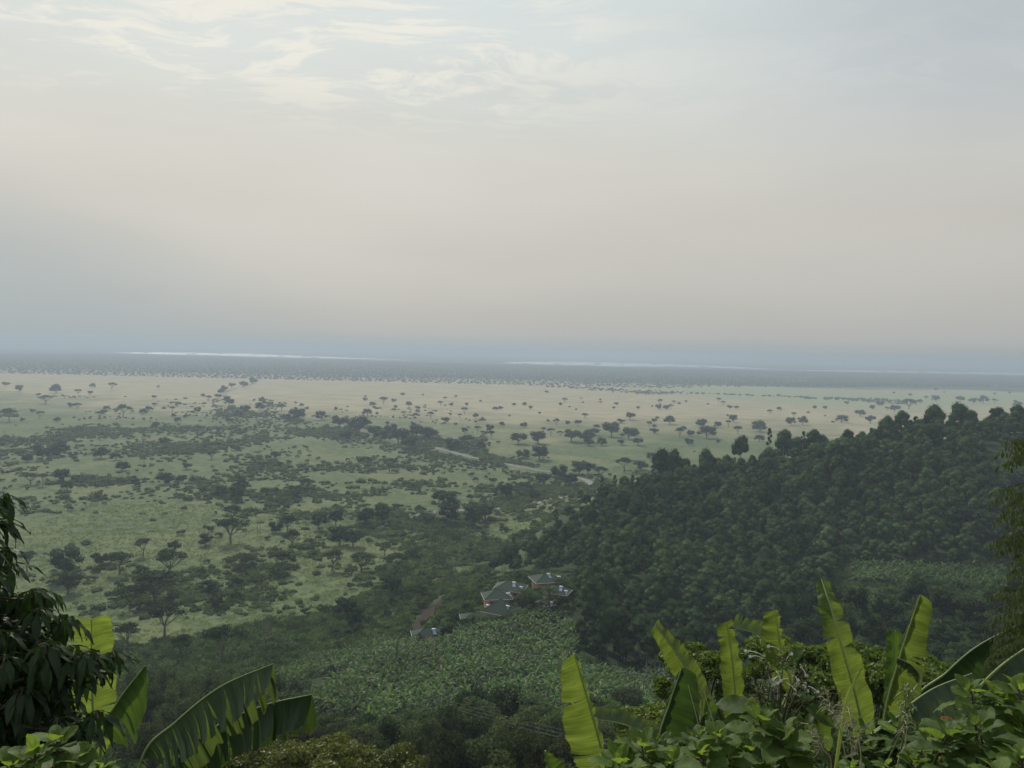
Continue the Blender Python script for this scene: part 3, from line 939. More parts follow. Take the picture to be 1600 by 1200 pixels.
def forest():
    x, y, rng = grid_pts(-60, 560, 190, 640, 6.6, 11, 0.5)
    z = height(x, y)
    px, py, d = proj(np.stack([x, y, z], 1))
    az = x / np.maximum(y, 1)
    # the far side of the crest projects inside the outline too: keep a strip of it
    pyt = py - 0 * d
    crest = np.interp(px, [750, 850, 950, 1100, 1200, 1400, 1600, 1800], [440, 460, 530, 560, 575, 565, 555, 545])
    ok = inpoly(px, py, FOREST) & (d < crest + 25)
    for g in GAPS:
        ok &= ~inpoly(px, py, g)
    ok &= ~(inpoly(px, py, VILLAGE) & (px < 905) & (py > 895))
    ok &= rng.random(len(x)) > np.where(d > crest - 14, 0.35, 0.05)
    ok &= (px < 1720)
    x, y, z, px, py, d, crest = [a[ok] for a in (x, y, z, px, py, d, crest)]
    o = np.argsort(d); x, y, z, px, py, d, crest = [a[o] for a in (x, y, z, px, py, d, crest)]
    # sizes vary in patches
    s = 0.56 + 0.55 * fbm(x, y, 45, 3) + np.where(rng.random(len(x)) < 0.22, rng.uniform(0.2, 0.5, len(x)), rng.uniform(-0.12, 0.12, len(x)))
    # skyline trees reach up
    rz = rng.uniform(0, 6.28, len(x))
    vis = (px > -20) & (px < 1620)
    # the clearest: near the front and along the skyline
    sky = d > crest - 20
    score = d + np.where(sky, -260, 0) + rng.uniform(0, 60, len(x)) + np.where(vis, 0, 9999)
    idx = np.argsort(score)[:290]
    one = np.zeros(len(x), bool); one[idx] = True
    cn = {}
    order = [i for i in np.argsort(px) if one[i]]
    for i in order:
        pr = FOR[rng.integers(0, 8)] if rng.random() < 0.85 else RND[rng.integers(0, 5)]
        hs = s[i] * rng.uniform(0.9, 1.3)
        if sky[i]:
            lab = 'dark tree on the skyline crest of the forested spur'; g = 'trees along the crest of the spur'
        elif px[i] < 1100:
            lab = 'round-crowned green tree in the forest right of the cottages'; g = 'forest trees right of the cottages'
        else:
            lab = 'round-crowned green tree on the forest front above the banana leaves'; g = 'forest trees above the foreground leaves'
        cn[g] = cn.get(g, 0) + 1
        place('forest_tree', (('trunk', pr[0]), ('crown', pr[1])), (x[i], y[i], z[i] - 0.3), rz[i], (s[i], s[i], hs), f'{lab}, {ordinal(cn[g])} from left', 'tree', g)
    r = ~one
    mass('forest', [c for _, c in FOR] + [RND[0][1]], np.stack([x, y, z - 0.3], 1)[r], rz[r], s[r], M['forest_mass'],
         'dense dark forest covering the spur at the right', hz=s[r] * rng.uniform(0.9, 1.3, r.sum()))
    # scattered taller skyline trees
    for (qx, top, wd, dep, kind) in ((1036, 700, 26, 548, 0), (1052, 706, 20, 545, 1), (1070, 712, 22, 540, 2), (1203, 660, 12, 560, 3), (1226, 670, 18, 560, 0), (1158, 684, 18, 566, 1), (1272, 662, 24, 560, 4),
                                  (1388, 645, 24, 560, 2), (1411, 643, 22, 560, 5), (1460, 631, 14, 548, 0), (1500, 633, 16, 545, 1), (1518, 632, 24, 545, 4), (1560, 632, 26, 540, 6), (1590, 634, 30, 540, 5), (1105, 696, 30, 560, 2)):
        c = at(qx, top, dep)
        g = hgt(c[0], c[1]); hh = max(5.0, c[2] - g)
        pr = FOR[kind]; s1 = max(wd * dep / F / 8.5, hh / 13.5)
        if kind == 3: s1 *= 0.6
        place('skyline_tree', (('trunk', pr[0]), ('crown', pr[1])), (c[0], c[1], g), qx, (s1, s1, hh / (14.5 if kind == 3 else 10.5)),
              {1036: 'tallest dark tree at the left end of the skyline crest', 1203: 'slim columnar tree poking above the forest crest', 1460: 'small round-headed tree standing up alone on the right crest'}.get(
                  qx, f"tall tree breaking the forest skyline, {ordinal([1036, 1052, 1070, 1105, 1158, 1203, 1226, 1272, 1388, 1411, 1460, 1500, 1518, 1560, 1590].index(qx) + 1)} from left"),
              'tree', 'tall trees breaking the skyline')


forest()


TRACKP = [(628, 1000), (648, 962), (690, 926), (706, 928), (690, 955), (668, 985), (668, 1004)]
COTT = [(668, 1008, 284), (783, 970, 292), (777, 947, 306), (797, 929, 318), (853, 916, 326), (872, 935, 312), (849, 956, 298), (742, 982, 294)]


def clear_of_cottages(x, y, r=8.0):
    ok = np.ones(len(x), bool)
    for a, b, c_ in COTT:
        q = at(a, b, c_)
        ok &= np.hypot(x - q[0], y - q[1]) > r
    return ok


ROAD = [(585, 828), (622, 818), (636, 808), (672, 800), (760, 796), (850, 785), (905, 772), (922, 762), (925, 754), (905, 745), (872, 739), (822, 732), (775, 722), (738, 715), (690, 702), (640, 692), (598, 683), (562, 673), (532, 665),
        (500, 656), (470, 649), (430, 643), (398, 638), (368, 630), (352, 620), (350, 612), (372, 606), (396, 600), (404, 592), (402, 582)]


def off_road(px, py, pad=1.0):
    # keep the carriageway and the strip just this side of it free of bushes
    X = np.array([a for a, b in ROAD], float); Y_ = np.array([b for a, b in ROAD], float)
    ok = np.ones(len(px), bool)
    for (x0, y0), (x1, y1) in zip(ROAD[:-1], ROAD[1:]):
        if y0 < 636: break
        m = max(2, int(abs(x1 - x0) / 4))
        for k in range(m + 1):
            a = x0 + (x1 - x0) * k / m; b = y0 + (y1 - y0) * k / m
            vis = math.sin(a * 0.055) > -0.35          # some bushes do stand in front of it
            if vis: ok &= ~((np.abs(px - a) < 6) & (py > b - 2.0) & (py < b + 5.5 * pad))
    return ok


def plantation():
    x, y, rng = grid_pts(-120, 120, 140, 340, 2.7, 21)
    z = height(x, y)
    px, py, d = proj(np.stack([x, y, z], 1))
    a = inpoly(px, py, PLANT); b = inpoly(px, py, PLANT2)
    ok = (a | b) & clear_of_cottages(x, y, 8.5) & (rng.random(len(x)) > 0.08) & (d > 165) & (d < 335)
    ok &= ~((fbm(x, y, 26, 8) < 0.30))
    x, y, z, px, py, d = [v[ok] for v in (x, y, z, px, py, d)]
    # more patches on the far right slope, between the trees
    s = 0.85 + 0.35 * fbm(x, y, 30, 4) + rng.uniform(-0.15, 0.2, len(x)); rz = rng.uniform(0, 6.28, len(x))
    one = np.zeros(len(x), bool); one[np.argsort(d + rng.uniform(0, 25, len(x)))[:270]] = True
    cn = {}
    for i in [j for j in np.argsort(px) if one[j]]:
        pr = BAN[rng.integers(0, 7)]
        lft = px[i] < 700
        cn[lft] = cn.get(lft, 0) + 1
        place('banana_plant', (('stem', pr[0]), ('leaves', pr[1])), (x[i], y[i], z[i] - 0.1), rz[i], (s[i],) * 3,
              f'banana plant low in the left of the plantation, {ordinal(cn[lft])} from left' if lft else f'banana plant low in the right of the plantation, {ordinal(cn[lft])} from left',
              'banana plant', 'banana plants low in the plantation, left' if lft else 'banana plants low in the plantation, right')
    r = ~one
    mass('plantation', [b_ for _, b_ in BAN], np.stack([x, y, z - 0.1], 1)[r], rz[r], s[r], M['banana_far'], 'pale green banana plantation on the slope below the cottages')
    # patches on the far right slope
    x, y, rng = grid_pts(60, 330, 250, 470, 3.4, 22)
    z = height(x, y); px, py, d = proj(np.stack([x, y, z], 1))
    ok = inpoly(px, py, GAPS[0]) | inpoly(px, py, [(1330, 886), (1570, 892), (1570, 925), (1420, 915), (1330, 912)]) | inpoly(px, py, [(1120, 712), (1185, 706), (1190, 728), (1140, 738)])
    ok &= rng.random(len(x)) > 0.15
    ok &= fbm(x, y, 20, 9) > 0.34
    x, y, z = x[ok], y[ok], z[ok]
    mass('banana_thicket', [b_ for _, b_ in BAN], np.stack([x, y, z - 0.1], 1), rng.uniform(0, 6.28, len(x)), 1.0 + rng.uniform(-0.1, 0.5, len(x)), M['banana_far'],
         'small pale patches of banana plants between forest stands at the right')


plantation()


def scrub():
    """low bushes over the plain: the larger ones singly, the rest as one cover"""
    # near band
    x, y, rng = grid_pts(-420, 330, 270, 760, 4.4, 31)
    z = height(x, y); px, py, d = proj(np.stack([x, y, z], 1))
    f = fbm(x, y * 0.8, 46, 5, 4); f2 = fbm(x, y, 11, 6, 2)
    right = sstep(520, 820, px)          # thicker towards the spur
    near = sstep(880, 1040, py)
    dens = f + 0.20 * right + 0.16 * near + 0.20 * (f2 - 0.5)
    # the open lawns of the photo
    def lawn(cx, cy, rx, ry):
        return np.exp(-(((px - cx) / rx) ** 2 + ((py - cy) / ry) ** 2))
    dens -= 0.30 * lawn(130, 825, 150, 22) + 0.30 * lawn(330, 880, 120, 14) + 0.25 * lawn(440, 985, 90, 22) + 0.25 * lawn(560, 745, 160, 16) + 0.22 * lawn(560, 790, 140, 12) + 0.2 * lawn(630, 970, 50, 14)
    dens += rng.normal(0, 0.095, len(x))
    ok = (px > -60) & (px < 1100) & (py > 722) & (py < 1095) & (dens > 0.55) & (rng.random(len(x)) < 0.85) & ~inpoly(px, py, FOREST) & ~inpoly(px, py, PLANT) & ~inpoly(px, py, TRACKP)
    ok &= clear_of_cottages(x, y)
    x, y, z, px, py, d, dens = [v[ok] for v in (x, y, z, px, py, d, dens)]
    s = 0.6 + 2.0 * np.clip(dens - 0.53, 0, 0.4) + rng.uniform(-0.25, 0.5, len(x)) + (rng.random(len(x)) < 0.05) * rng.uniform(0.6, 1.5, len(x)); rz = rng.uniform(0, 6.28, len(x))
    big = np.zeros(len(x), bool)
    big[np.argsort(-(s / d) + rng.uniform(0, 0.0012, len(x)))[:250]] = True
    n_ = {}
    for i in [j for j in np.argsort(px) if big[j]]:
        me = (BSH + BSHD)[rng.integers(0, 9)]
        a_ = ('far left' if px[i] < 150 else 'left' if px[i] < 330 else 'left of the pylon line' if px[i] < 430 else 'right of the pole line' if px[i] < 560 else 'by the dirt track' if px[i] < 720 else 'behind the cottages')
        a_ = a_.replace('pylon', 'pole')
        n_[a_] = n_.get(a_, 0) + 1
        o = ob('bush', me, None, (x[i], y[i], z[i] - 0.25), rz[i], (s[i] * 1.35, s[i] * 1.35, s[i] * 1.1))
        tag(o, f'low spreading bush at the hill foot, {a_}, {ordinal(n_[a_])} from left', 'bush', f'bushes at the hill foot, {a_}')
    r = ~big
    sm = [make_bush(30 + i, 60) for i in range(5)]
    smd = [make_bush(40 + i, 60, 'dark_leaf') for i in range(1)]
    XYZ = [np.stack([x, y, z - 0.25], 1)[r]]; S = [s[r] * 1.25]
    # farther bands, in streaks
    for (x0, x1, y0, y1, sp, th, k) in ((-750, 500, 760, 1250, 7.0, 0.535, 1.35), (-1100, 900, 1250, 1900, 11, 0.645, 1.6)):
        x, y, rng = grid_pts(x0, x1, y0, y1, sp, 41 + int(y0))
        z = height(x, y); px, py, d = proj(np.stack([x, y, z], 1))
        f = fbm(x, y * 0.7, 85, 15, 4)
        belt = np.exp(-((py - np.interp(px, [330, 480, 600, 700, 800, 900], [640, 660, 690, 708, 735, 755])) / 16.0) ** 2) * ((px > 330) & (px < 960))
        leftm = np.exp(-((py - 700) / 28.0) ** 2) * (px < 420)
        dens = f + 0.30 * belt + 0.10 * leftm - 0.12 * (py < 668)
        dens -= 0.35 * ((px > 760) & (py < 735) & (belt < 0.35))
        dens -= 0.25 * np.exp(-((py - 745) / 8.0) ** 2) * (px > 480) * (px < 800)
        dens += rng.normal(0, 0.085, len(x))
        ok = (dens > th + 0.012) & off_road(px, py) & (px > -80) & (px < 1250)
        XYZ.append(np.stack([x, y, z - 0.25], 1)[ok]); S.append(k * (0.7 + 1.7 * np.clip(dens[ok] - th, 0, 0.45) + rng.uniform(-0.2, 0.5, ok.sum()) + (rng.random(ok.sum()) < 0.06) * rng.uniform(0.5, 1.4, ok.sum())))
    XYZ = np.concatenate(XYZ); S = np.concatenate(S); rng = np.random.default_rng(77)
    mass('scrub', sm + smd, XYZ, rng.uniform(0, 6.28, len(XYZ)), S * 1.2, M['scrub'], 'low dark green scrub in streaks over the plain', hz=S * rng.uniform(0.8, 1.25, len(XYZ)))
    # groves of taller rounded bushes
    x, y, rng = grid_pts(-760, 420, 300, 1500, 15, 88, 0.5)
    z = height(x, y); px, py, d = proj(np.stack([x, y, z], 1))
    belt = np.exp(-((py - np.interp(px, [330, 480, 600, 700, 800, 900], [645, 668, 692, 708, 735, 755])) / 14.0) ** 2) * ((px > 330) & (px < 960))
    g_ = fbm(x, y, 70, 44, 3) + 0.28 * belt + 0.16 * sstep(560, 860, px) * (py > 740) + 0.08 * (py > 860)
    g_ -= 0.3 * np.exp(-((py - 828) / 22) ** 2) * (px < 280) + 0.25 * np.exp(-((py - 985) / 25) ** 2) * (px > 350) * (px < 520)
    ok = (g_ > 0.60) & (px > -60) & (px < 1050) & (py < 1010) & (py > 640) & ~((px > 780) & (py < 738)) & (rng.random(len(x)) < 0.8) & ~inpoly(px, py, FOREST) & ~inpoly(px, py, PLANT)
    ok &= off_road(px, py, 1.8) & clear_of_cottages(x, y, 9) & ~((d < 760) & (rng.random(len(x)) < 0.35))
    P = np.stack([x, y, z - 0.3], 1)[ok]; s_ = rng.uniform(0.45, 1.05, len(P))
    mass('bush_grove', [make_round(70 + i, 260, 'dark_leaf', 3.6, 5.2, 9, 0.75)[1] for i in range(4)], P, rng.uniform(0, 6.28, len(P)), s_, M['dark_leaf'], 'groves of taller dark bushes and small trees on the green plain', hz=s_ * rng.uniform(0.6, 0.95, len(P)))
    # tussocks of grass
    x, y, rng = grid_pts(-330, 230, 285, 640, 1.9, 51)
    z = height(x, y); px, py, d = proj(np.stack([x, y, z], 1))
    ok = (px > -40) & (px < 1000) & (py < 1060) & ~inpoly(px, py, FOREST) & ~inpoly(px, py, PLANT) & (vnoise(x, y, 5, 3) + rng.uniform(-0.35, 0.35, len(x)) > 0.50) & (rng.random(len(x)) < 0.75)
    ok &= ~inpoly(px, py, TRACKP)
    P = np.stack([x, y, z], 1)[ok]
    tus = []
    for i in range(4):
        V, Q = cloud([(0, 0, 0.12, 0.75, 0.75, 0.42)], 14, 0.55, 60 + i, jit=0.9, aspect=0.5, up=0.8)
        tus.append(mesh_np('tussock', V, Q, M['grass']))
    mass('grass', tus, P, rng.uniform(0, 6.28, len(P)), rng.uniform(0.6, 1.5, len(P)), M['grass'], 'tussocky yellow-green grass on the plain')


scrub()


def woodland():
    """the dark wooded belt before the lakes, the hedge line at the right and far tree speckle"""
    V, Q = [], []
    protos = []
    for i in range(5):
        rng = np.random.default_rng(80 + i)
        lobes = [(rng.normal(0, 2.5), rng.normal(0, 2.5), 4 + rng.uniform(-1, 1), 3.4, 3.4, 2.4) for _ in range(4)]
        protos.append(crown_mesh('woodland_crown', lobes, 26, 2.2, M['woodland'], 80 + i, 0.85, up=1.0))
    x, y, rng = grid_pts(-5200, 6200, 3000, 8600, 27, 61)
    keep = np.abs(x) < y * 0.72
    x, y = x[keep], y[keep]
    z = np.zeros(len(x)); px, py, d = proj(np.stack([x, y, z], 1))
    edge = np.interp(px, [-50, 0, 120, 400, 600, 800, 900, 1000, 1100, 1300, 1400, 1600], [606, 606, 600, 600, 599, 605, 608, 616, 606, 606, 606, 608])
    lake = np.interp(px, [178, 400, 735, 800, 960, 1230, 1400, 1560, 1700], [551, 557.5, 566.5, 568.5, 572.5, 578.5, 582.5, 586, 589.5])
    f = fbm(x, y, 420, 21, 4)
    inside = sstep(-2.0, 2.5, edge - py)
    sparse = ((px > 985) & (py > 586 + (px - 1000) * 0.004)) * 0.42
    sparse = np.where((px > 1260) & (py > 590) & (py < 604), -0.03, sparse)
    dens = inside * (1.1 - sparse) + (f - 0.5) * 0.9
    ok = (dens > 0.62 + rng.uniform(-0.12, 0.12, len(x))) & (py > lake + 2.0) & (py < edge + 3)
    XY = [np.stack([x, y, z - 0.5], 1)[ok]]
    # hedge line of trees at the right
    def line(pts, wid, step):
        out = []
        P = hits(pts, d0=500)
        for a, b in zip(P[:-1], P[1:]):
            m = max(2, int(np.linalg.norm(b - a) / step))
            for k in range(m):
                q = a + (b - a) * k / m
                out.append(q + np.array([rng.normal(0, wid), rng.normal(0, wid), -0.5]))
        return np.array(out)
    XY.append(line([(985, 612), (1010, 616), (1050, 615), (1110, 616), (1180, 619), (1240, 620)], 10, 9))
    XY.append(line([(860, 604), (900, 606), (960, 610), (1000, 614), (1050, 613)], 45, 3.4))
    XY.append(line([(1240, 621), (1290, 624), (1330, 625), (1390, 630), (1425, 631)], 26, 4.0))
    XY.append(line([(1310, 623), (1360, 625), (1400, 628)], 30, 3.4))
    P = np.concatenate(XY)
    s = rng.uniform(0.55, 1.15, len(P))
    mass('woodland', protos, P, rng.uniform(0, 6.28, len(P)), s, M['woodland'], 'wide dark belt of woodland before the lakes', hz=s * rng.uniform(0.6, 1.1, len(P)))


woodland()

# ------------------------------------------------------------------ lakes, road, track
def water_mat(k=1.0):  # k dims the reflection colour, so weaker sun glint is put into it
    m, t = new_mat('lake_water')
    g = t.node('ShaderNodeNewGeometry')
    nz = t.noise(g.outputs['Position'], 0.25, 4, 0.6)
    p = t.node('ShaderNodeBsdfGlossy')
    p.inputs['Color'].default_value = (0.78 * k, 0.81 * k, 0.86 * k, 1); p.inputs['Roughness'].default_value = 0.34
    fin(t, p.outputs[0])
    return m


def flat_poly(name, near, far, mat, z, label):
    """ground-hugging strip between two lines given as points on the ground"""
    mb = MB(); V = []
    for a, b in zip(near, far):
        V += [(a[0], a[1], z), (b[0], b[1], z)]
    mb.add(V, [(2 * i, 2 * i + 2, 2 * i + 3, 2 * i + 1) for i in range(len(near) - 1)])
    return tag(mb.build(name, mat), label, kind='structure')


def plane_pt(px, py, z=0.0):
    r = ray(px, py); return cam_pos + r * ((z - CAMZ) / r[2])


WM = water_mat()


def lake(pts, label, mat=None):
    """pts: (px, near py, far py)"""
    rng = random.Random(3)
    P = []
    for (x0, a0, b0), (x1, a1, b1) in zip(pts[:-1], pts[1:]):
        for k in range(6):
            t = k / 6; P.append((x0 + (x1 - x0) * t, a0 + (a1 - a0) * t + rng.uniform(-0.25, 0.25), b0 + (b1 - b0) * t))
    P.append(pts[-1])
    flat_poly('lake', [plane_pt(x, a) for x, a, b in P], [plane_pt(x, b) for x, a, b in P], mat or WM, 0.6, label)


lake([(178, 551.2, 551.0), (230, 553.2, 550.2), (320, 554.8, 551.2), (400, 557.2, 552.6), (470, 558.8, 556.2), (540, 560.4, 558.6), (600, 562.0, 561.0), (640, 563.2, 562.9)], 'long thin pale lake below the left horizon', water_mat(0.62))
lake([(788, 567.2, 567.0), (810, 568.6, 565.2), (880, 570.0, 565.2), (960, 572.2, 566.6), (1040, 573.0, 568.6), (1110, 574.2, 571.2), (1180, 576.6, 575.0), (1230, 578.2, 577.6)], 'bright thin lake in the middle of the horizon')
lake([(1235, 578.4, 578.2), (1300, 580.2, 578.4), (1380, 581.8, 579.2), (1470, 583.2, 580.6), (1560, 585.2, 582.0), (1700, 589.0, 585.0)], 'long thin lake below the right horizon')


def resample(P, step):
    P = np.asarray(P, float); seg = np.linalg.norm(np.diff(P[:, :2], axis=0), axis=1); s = np.concatenate([[0], np.cumsum(seg)])
    m = max(3, int(s[-1] / step)); q = np.linspace(0, s[-1], m)
    X = np.stack([np.interp(q, s, P[:, k]) for k in range(3)], 1)
    for _ in range(2):
        X[1:-1] = 0.25 * X[:-2] + 0.5 * X[1:-1] + 0.25 * X[2:]
    return X


def ribbon(name, px, width, mat, label, step=6.0, lift=0.12, kind='structure', rag=0.0):
    P = resample(hits(px), step)
    d = np.gradient(P, axis=0)[:, :2]; d /= np.linalg.norm(d, axis=1)[:, None]
    nn = np.stack([-d[:, 1], d[:, 0]], 1)
    rng = np.random.default_rng(9)
    W_ = np.interp(np.linspace(0, 1, len(P)), np.linspace(0, 1, len(width)), width) if hasattr(width, '__len__') else np.full(len(P), width)
    cols = []
    for k in (-1, -0.5, 0, 0.5, 1):
        w_ = W_ * 0.5 * k * (1 + (rng.uniform(-rag, rag, len(P)) if abs(k) == 1 else 0))
        q = P[:, :2] + nn * w_[:, None]
        cols.append(np.stack([q[:, 0], q[:, 1], height(q[:, 0], q[:, 1]) + lift + (0.06 if abs(k) < 1 else 0)], 1))
    m = len(P); V = np.concatenate(cols)
    Q = [(c * m + i, c * m + i + 1, (c + 1) * m + i + 1, (c + 1) * m + i) for c in range(4) for i in range(m - 1)]
    mb = MB(); mb.add(V, Q)
    return tag(mb.build(name, mat), label, kind=kind), P


M['road'] = plain_mat('worn_asphalt', (0.19, 0.19, 0.19), 0.9, 0.2, 0.3, spec=0.05)
M['dirt'] = plain_mat('bare_brown_earth', (0.045, 0.036, 0.028), 0.95, 0.5, 0.6, spec=0.0)
M['verge'] = plain_mat('gravel_verge', (0.16, 0.15, 0.10), 0.95, 0.3, 0.5, spec=0.0)
ribbon('road_verge', ROAD, 10, M['verge'], 'gravel verge of the road over the plain', 12, 0.25)
ribbon('road', ROAD, 6.5, M['road'], 'grey road winding away over the plain', 12, 0.34)
ribbon('dirt_track', [(648, 1004), (645, 985), (664, 968), (672, 952), (692, 938), (700, 926)], [6.5, 7.5, 6, 6.5, 4, 2], M['dirt'], 'steep bare brown track above the lowest cottage', 3, 0.25, rag=0.4)


# ------------------------------------------------------------------ vegetation of the near slopes
SLT = [make_round(20 + i, 4200, 'slope_tree', 3.6, 8.5, 20, 0.36) for i in range(4)]
SLD = [make_round(30 + i, 4200, 'dark_leaf', 4.2, 7.0, 18, 0.36) for i in range(2)]


def make_sprig(i, mat, n=1500):
    """loose upright shrub with leafy shoots"""
    rng = np.random.default_rng(1200 + i)
    mb = MB(); V = []; lobes = []
    for k in range(16):
        a = rng.uniform(0, 6.28); r = rng.uniform(0, 1.6); h = rng.uniform(2.2, 4.6) * (1 - 0.2 * r / 1.6)
        e = (math.cos(a) * r * 1.3, math.sin(a) * r * 1.3, h)
        branch(mb, (0, 0, -0.3), e, 0.06, 0.015, 0.06, rng, 4, 3)
        for q in (0.45, 0.65, 0.85, 1.0):
            lobes.append((e[0] * q, e[1] * q, h * q, 0.55, 0.55, 0.75))
    return mb.mesh('shrub_stems', M['bark']), crown_mesh('shrub_foliage', lobes, n, 0.30, M[mat], 1200 + i, 0, inner=0.4, up=0.3, jit=0.9)


SPR = [make_sprig(i, 'slope_tree') for i in range(4)]


def slopes():
    # undergrowth everywhere on the slopes
    x, y, rng = grid_pts(-190, 420, 55, 470, 2.6, 71)
    z = height(x, y); px, py, d = proj(np.stack([x, y, z], 1))
    right = (px > 1180) & (py > 875)
    ok = (z > 7) & (px > -60) & (px < 1690) & (py < 1330) & ~inpoly(px, py, PLANT) & ~inpoly(px, py, PLANT2) & ~(inpoly(px, py, FOREST) & ~right)
    ok &= ~inpoly(px, py, TRACKP) & clear_of_cottages(x, y)
    ok &= (vnoise(x, y, 9, 12) > 0.10) & (rng.random(len(x)) < 0.86) & (d < 440)
    x, y, z, px, py, d = [v[ok] for v in (x, y, z, px, py, d)]
    s = 0.55 + 1.5 * fbm(x, y, 17, 33) ** 1.5 + rng.uniform(-0.2, 0.45, len(x))
    pro = [make_bush(50 + i, 140) for i in range(5)] + [make_bush(60, 120, 'dark_leaf')]
    mass('undergrowth', pro, np.stack([x, y, z - 0.35], 1), rng.uniform(0, 6.28, len(x)), s, M['undergrowth'], 'tangled dark green undergrowth covering the slopes', hz=s * rng.uniform(0.8, 1.35, len(x)))

    rn = random.Random(8)

    def tr(qx, top, wd, dep, pr, name, lab, grp, asp=1.0):
        c = at(qx, top, dep); g = hgt(c[0], c[1]); hh = max(1.5, c[2] - g)
        H0 = max(v.co.z for v in pr[1].vertices); W0 = 2 * max(abs(v.co.x) for v in pr[1].vertices)
        s = wd * dep / F / W0
        place(name, (('trunk', pr[0]), ('crown', pr[1])), (c[0], c[1], g), rn.uniform(0, 6.28), (s, s, hh / H0), lab, 'tree', grp)
    # grey-green trees across the bottom of the picture: (x, top y, width, depth, kind)
    T = [(470, 1128, 90, 128, 0), (520, 1118, 80, 140, 1), (565, 1135, 80, 125, 2), (612, 1120, 64, 132, 'd'), (655, 1112, 76, 130, 3), (700, 1098, 84, 138, 0), (590, 1150, 70, 108, 'd'), (640, 1150, 80, 104, 1),
         (745, 1092, 90, 140, 2), (790, 1075, 100, 158, 'e'), (738, 1072, 70, 160, 'e'), (840, 1090, 90, 140, 1), (805, 1105, 90, 122, 3), (872, 1105, 80, 130, 0), (700, 1140, 90, 100, 2), (760, 1135, 100, 100, 3),
         (825, 1140, 100, 98, 1), (885, 1150, 90, 96, 2), (930, 1120, 80, 120, 0), (975, 1105, 80, 130, 3), (1030, 1095, 90, 128, 1), (1085, 1090, 90, 124, 2), (915, 1085, 50, 165, 3), (980, 1075, 60, 170, 2), (1045, 1070, 60, 168, 0),
         (430, 1140, 80, 118, 3), (380, 1125, 80, 128, 2), (330, 1110, 84, 138, 0), (270, 1095, 80, 150, 1), (225, 1075, 76, 160, 3), (240, 1130, 80, 125, 2), (300, 1150, 80, 112, 1), (660, 1175, 90, 80, 0), (780, 1180, 100, 78, 1),
         (560, 1178, 90, 84, 3), (880, 1190, 90, 80, 2), (460, 1172, 80, 92, 2)]
    K = {0: SLT[0], 1: SLT[1], 2: SLT[2], 3: SLT[3], 'd': SLD[0], 'e': SLD[1]}
    T.sort(key=lambda a: a[0])
    cg = cd_ = 0
    for qx, top, wd, dep, k in T:
        if k in ('d', 'e'):
            cd_ += 1; lab = f'dense dark dome-shaped tree below the plantation, {ordinal(cd_)} from left'; g = 'dark dome-shaped trees below the plantation'
        else:
            cg += 1; lab = f'grey-green leafy tree on the slope below the plantation, {ordinal(cg)} from left'; g = 'grey-green trees on the near slope'
        tr(qx, top, wd, dep, K[k], 'slope_tree', lab, g)
    # shrubs with upright shoots at the lower left, above the big banana leaves
    S = [(rn.uniform(185, 470), rn.uniform(1032, 1130)) for _ in range(44)] + [(rn.uniform(440, 900), rn.uniform(1095, 1150)) for _ in range(14)]
    S.sort()
    k1 = 0
    for qx, top in S:
        dep = np.interp(top, [1030, 1130], [225, 135]); k1 += 1
        tr(qx, top, rn.uniform(38, 62), dep, rn.choice(SPR), 'shrub', f'grey-green shrub with upright shoots on the hill foot, {ordinal(k1)} from left', 'shrubs with upright shoots at the hill foot')
    # dark trees at the right below the forest edge
    k2 = 0
    for qx, top, wd, dep in sorted([(1240, 925, 50, 300), (1290, 905, 56, 310), (1340, 915, 46, 300), (1385, 925, 60, 285), (1430, 905, 50, 305), (1475, 918, 60, 290), (1520, 935, 50, 280), (1560, 915, 60, 300), (1600, 900, 60, 310),
                                    (1265, 960, 60, 262), (1320, 955, 60, 262), (1370, 965, 56, 256), (1420, 958, 60, 262), (1480, 968, 66, 250), (1540, 972, 60, 250), (1590, 960, 70, 255), (1500, 790, 50, 415), (1550, 800, 60, 405), (1590, 790, 60, 405),
                                    (1240, 1000, 60, 225), (1310, 1005, 66, 220), (1380, 1010, 60, 215), (1450, 1000, 66, 225), (1530, 1010, 70, 215), (1570, 760, 50, 430), (1600, 735, 60, 440), (1548, 745, 40, 438)]):
        k2 += 1
        tr(qx, top, wd, dep, rn.choice(RND), 'slope_tree', f'low dark tree in the valley right of the forest front, {ordinal(k2)} from left', 'low dark trees in the right valley')


slopes()


